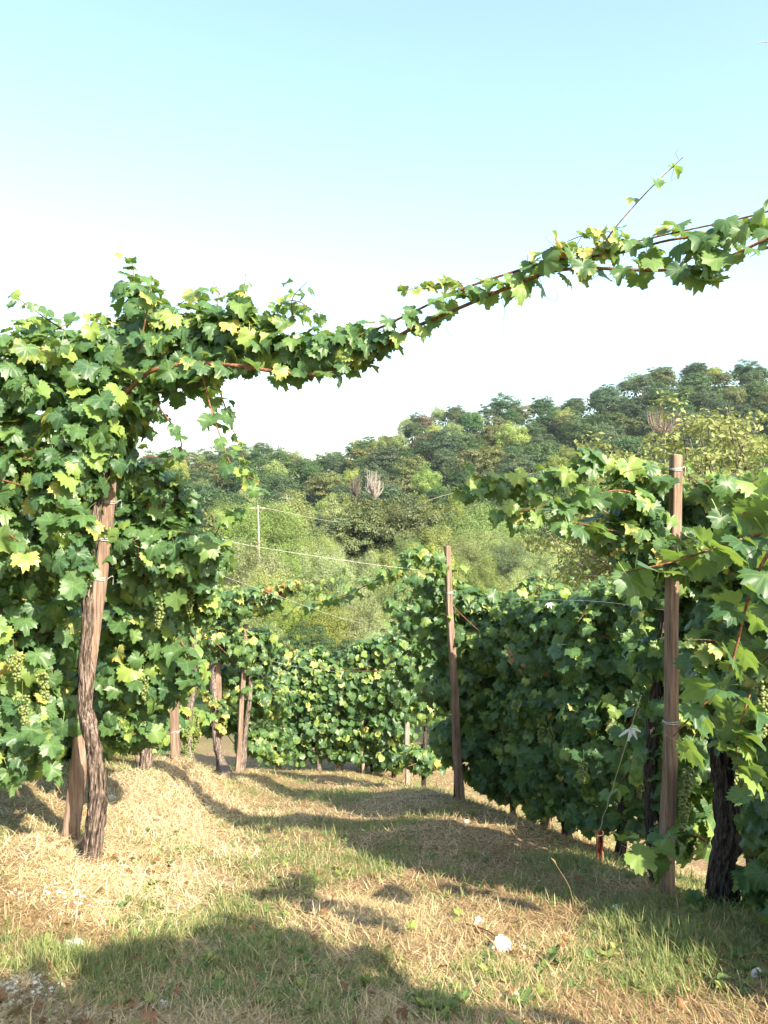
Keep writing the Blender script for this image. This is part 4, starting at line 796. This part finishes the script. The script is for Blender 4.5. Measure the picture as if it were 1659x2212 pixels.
nu = 120000; ty = rng.uniform(0, 1, nu); y = np.sqrt(60.**2+(236.**2-60.**2)*ty); x = rng.uniform(-.6, .62, nu)*y; g_ = hz(x, y, False); hh = (.4+5.2*noise(x*.22, y*.22, 31)**1.3)*np.sqrt(rng.random(nu))
mb = MB(); p = np.stack([x, y, g_+hh], 1); nr = unit(rng.normal(0, .6, (nu, 3))+UP*.7+FACE*.3); t1 = unit(np.cross(nr, rng.normal(size=(nu, 3)))); t2 = np.cross(nr, t1); s_ = rng.uniform(.2, .5, (nu, 1))
V = np.stack([p+t1*s_, p+t2*s_*.6, p-t1*s_, p-t2*s_*.6], 1); A = np.zeros((nu, 4, 4)); A[:, :, 2] = noise(x*.1, y*.1, 33)[:, None]*.6+rng.random((nu, 1))*.4
mb.add(V.reshape(-1, 3), np.arange(nu*4).reshape(-1, 4), A.reshape(-1, 4)); tag(mb.build('underwood', M['oak'], smooth=False), 'dense dark underwood filling the gaps between trees on the far hill', 'underwood', kind='stuff')
print('stake', G(1294,1838), G(1552,1960), G(188,1862)); print('hill trees', NT[0])
for (u, v, d, key, lb) in ((1090, 846, 221, 'oak', 'tall dark tree standing proud of the crest left of centre of the hill'), (1168, 862, 221, 'oak', 'round dark tree on the crest just right of the tallest crest tree'), (985, 874, 221, 'chest', 'dark olive tree on the falling crest left of the tallest crest tree'),
                        (1310, 826, 221, 'oak', 'brownish dark tree where the crest steps up to the right'), (1420, 792, 221, 'pale', 'broad greyish tree on the highest part of the crest'), (1500, 782, 221, 'oak', 'dark tree at the top of the hill near the right edge'), (700, 975, 216, 'oak', 'small spiky dark tree on the low saddle of the crest'), (765, 955, 218, 'oak', 'narrow dark tree where the crest begins to rise')):
    tree_top(desc_[key], key, u, v, d, lb, 'tree', 'trees of the wood on the far hill', sx=1.1)
# trees one can pick out in the middle distance
MT = 'trees of the middle distance'
mid = [(470, 1085, 88, 'locust'), (530, 1068, 85, 'locust'), (590, 1075, 80, 'locust'), (420, 1100, 84, 'chestn'), (380, 1110, 86, 'locust'), (640, 1120, 84, 'locust'), (700, 1140, 78, 'locust'), (700, 1122, 92, 'dark'), (745, 1098, 88, 'chestn'), (830, 1062, 94, 'chestn'),
       (830, 1110, 90, 'chestn'), (905, 1092, 88, 'chestn'), (960, 1060, 96, 'locust'), (880, 1160, 76, 'locust'), (840, 1180, 70, 'locust'), (760, 1175, 64, 'locust'), (690, 1190, 58, 'locust'), (610, 1170, 58, 'locust'), (540, 1150, 56, 'locust'), (480, 1140, 60, 'locust'),
       (960, 1110, 84, 'locust'), (1020, 1100, 86, 'locust'), (1060, 1130, 80, 'locust'), (1000, 1150, 74, 'locust'), (940, 1170, 68, 'locust'), (1090, 1160, 76, 'locust'), (1140, 1160, 78, 'locust'), (1120, 1200, 66, 'locust'), (1180, 1190, 72, 'locust'), (1240, 1160, 74, 'locust'),
       (1030, 1200, 62, 'locust'), (960, 1230, 56, 'locust'), (880, 1240, 54, 'locust'), (1180, 1130, 88, 'dark'), (1240, 1110, 90, 'dark'), (1300, 1120, 84, 'dark'), (1310, 1170, 70, 'dark'), (1360, 1150, 72, 'dark'), (1270, 1210, 58, 'dark'),
       (570, 1230, 44, 'locust'), (640, 1250, 42, 'locust'), (710, 1260, 42, 'locust'), (500, 1250, 44, 'locust'), (780, 1270, 42, 'locust'), (850, 1280, 42, 'locust'), (930, 1290, 44, 'locust'), (440, 1260, 46, 'locust'), (600, 1360, 34, 'dark'), (680, 1390, 33, 'dark'), (750, 1400, 33, 'dark'), (820, 1370, 34, 'locust'), (1020, 1300, 44, 'locust'), (1120, 1290, 46, 'locust'), (1430, 1100, 84, 'dark'), (1540, 1080, 84, 'dark'), (1640, 1100, 84, 'dark'), (1220, 1260, 46, 'dark'), (560, 1330, 34, 'locust')]
desc = {'locust': ('locust_tree', 'pale feathery tree'), 'dark': ('oak_tree', 'dark green tree'), 'chestn': ('chestnut_tree', 'dark yellow-flecked tree')}
for (u, v, d, key) in mid:
    hp = 'close behind the vines' if d < 50 else ('halfway to the hill' if d < 75 else 'below the wooded hill'); sd1 = 'behind the left row' if u < 500 else ('left of the path' if u < 620 else ('over the far hedge' if u < 780 else ('left of the mid-row post' if u < 950 else ('right of the mid-row post' if u < 1130 else ('left of the tall post' if u < 1300 else 'by the tall post')))))
    tree_top(desc[key][0], key, u+random.uniform(-8, 8), v+random.uniform(-22, 26), d, '%s%s %s, %s' % ('', desc[key][1], hp, sd1), 'tree', MT, sx=random.uniform(.75, 1.1))
# sunny tree at the right with loose twigs
x, d = (1590-CU)/FU*17, 17.; z0 = float(hz(x, d, False)); zt = CAMZ-(850-CV)/FU*d
tree('cherry_tree', 'cherry', x, d, (zt-z0)/H['cherry'][0], 'sunlit yellow-green fruit tree with loose twiggy crown at the right edge', 'tree', None, sx=1.05)
x, d = (1440-CU)/FU*20, 20.; z0 = float(hz(x, d, False)); zt = CAMZ-(940-CV)/FU*d
tree('cherry_tree', 'cherry', x, d, (zt-z0)/H['cherry'][0], 'smaller yellow-green fruit tree behind the tall near post', 'tree', None, sx=.8)
# bare trees
def bare(u, v, hpx, d, label, m_, seed, spread=.35):
    rg = np.random.default_rng(seed); x = (u-CU)/FU*d; z = CAMZ-(v-CV)/FU*d; b0 = np.array([x, d, z]); H_ = hpx/FU*d; zg = float(hz(x, d, False)); rt = empty('bare_tree', (x, d, zg), label, 'tree')
    mb = MB(); tube(mb, [np.array([x, d, min(zg, z)-.3]), b0, b0+UP*H_*.45+np.array([.1, 0, 0])], [.16, .11, .06], 7, 10); mb.build('trunk', m_, rt); mb = MB()
    for _ in range(44):
        an = rg.uniform(0, 6.28); hh = rg.uniform(.45, 1.); sp1 = spread*H_*math.sin(min(1, hh)*2.6)**.7*rg.uniform(.3, 1.); s0 = b0+UP*H_*rg.uniform(-.1, .3)*hh; e = b0+np.array([math.cos(an)*sp1, math.sin(an)*sp1, H_*hh])
        md = (s0*.5+e*.5)+np.array([math.cos(an), math.sin(an), -.2])*sp1*.35; tube(mb, [s0, md, e], [.07, .045, .015], 4, 8)
        for _ in range(2):
            q = md+(e-md)*rg.random(); tube(mb, [q, q+rg.normal(0, .35, 3)+UP*.35], [.02, .008], 3, 4)
    mb.build('branches', m_, rt)
bare(806, 1080, 66, 96, 'bare pale grey dead tree standing before the wood', M['greycane'], 5, .36)
bare(768, 1075, 48, 100, 'small bare brownish tree left of the dead grey tree', M['bark_brown'], 6, .28)
bare(1437, 940, 62, 150, 'bare reddish tree among the dark trees high on the hill', M['reddish'], 8, .75)
# utility pole
d = 75.; p0 = P(565, 1165, d); rt = empty('utility_pole', (p0[0], d, float(hz(p0[0], d, False))), 'slim pale utility pole half sunk among the pale trees', 'utility pole')
pt = P(557, 1092, d-4); pb = np.array([pt[0]+.3, pt[1], float(hz(pt[0], pt[1], False))]); mb = MB(); tube(mb, [pb, pt], [.10, .07], 8, 6); mb.build('pole', M['greycane'], rt)
mb = MB(); tube(mb, [pt+np.array([-.7, 0, -.25]), pt+np.array([.7, 0, -.25])], [.06, .06], 6, 4); mb.build('crossarm', M['greycane'], rt)
wire('power_line', [pt+UP*-.1, P(740, 1128, 85), P(850, 1112, 95), P(960, 1070, 110), P(1200, 1010, 140)], .022, 'thin power line rising from the utility pole across the trees', 'power line', 'greycane')
# ------------------------------------------------------------------ air
import bmesh
me = bpy.data.meshes.new('haze'); bm = bmesh.new(); bmesh.ops.create_cube(bm, size=1); bm.to_mesh(me); bm.free(); o = bpy.data.objects.new('haze', me); COL.objects.link(o)
zmin = float(Z.min())-1; o.scale = (1000, 760, 60-zmin); o.location = (0, 300, (60+zmin)/2)
tag(o, 'thin pale morning air', 'haze', kind='stuff'); m = bpy.data.materials.new('haze'); m.use_nodes = True; n = m.node_tree; n.nodes.remove(n.nodes['Principled BSDF'])
pv = N(n, 'ShaderNodeVolumePrincipled'); pv.inputs['Color'].default_value = (.80, .90, 1, 1); pv.inputs['Density'].default_value = .00014; pv.inputs['Anisotropy'].default_value = .2
n.links.new(pv.outputs[0], n.nodes['Material Output'].inputs['Volume']); me.materials.append(m)
# trees that still read alike are told apart by their order from left to right
byl = {}
for o in COL.objects:
    if o.get('category') == 'tree' and o.parent is None: byl.setdefault(o['label'], []).append(o)
ORD = ['first', 'second', 'third', 'fourth', 'fifth', 'sixth', 'seventh', 'eighth', 'ninth', 'tenth', 'eleventh', 'twelfth']
for lb, os_ in byl.items():
    if len(os_) > 1:
        os_.sort(key=lambda o: o.location.x/o.location.y)
        for k, o in enumerate(os_): o['label'] = lb+', '+ORD[min(k, 11)]+' from left'
print('trees', NT[0], 'terrain', Z.min(), Z.max())
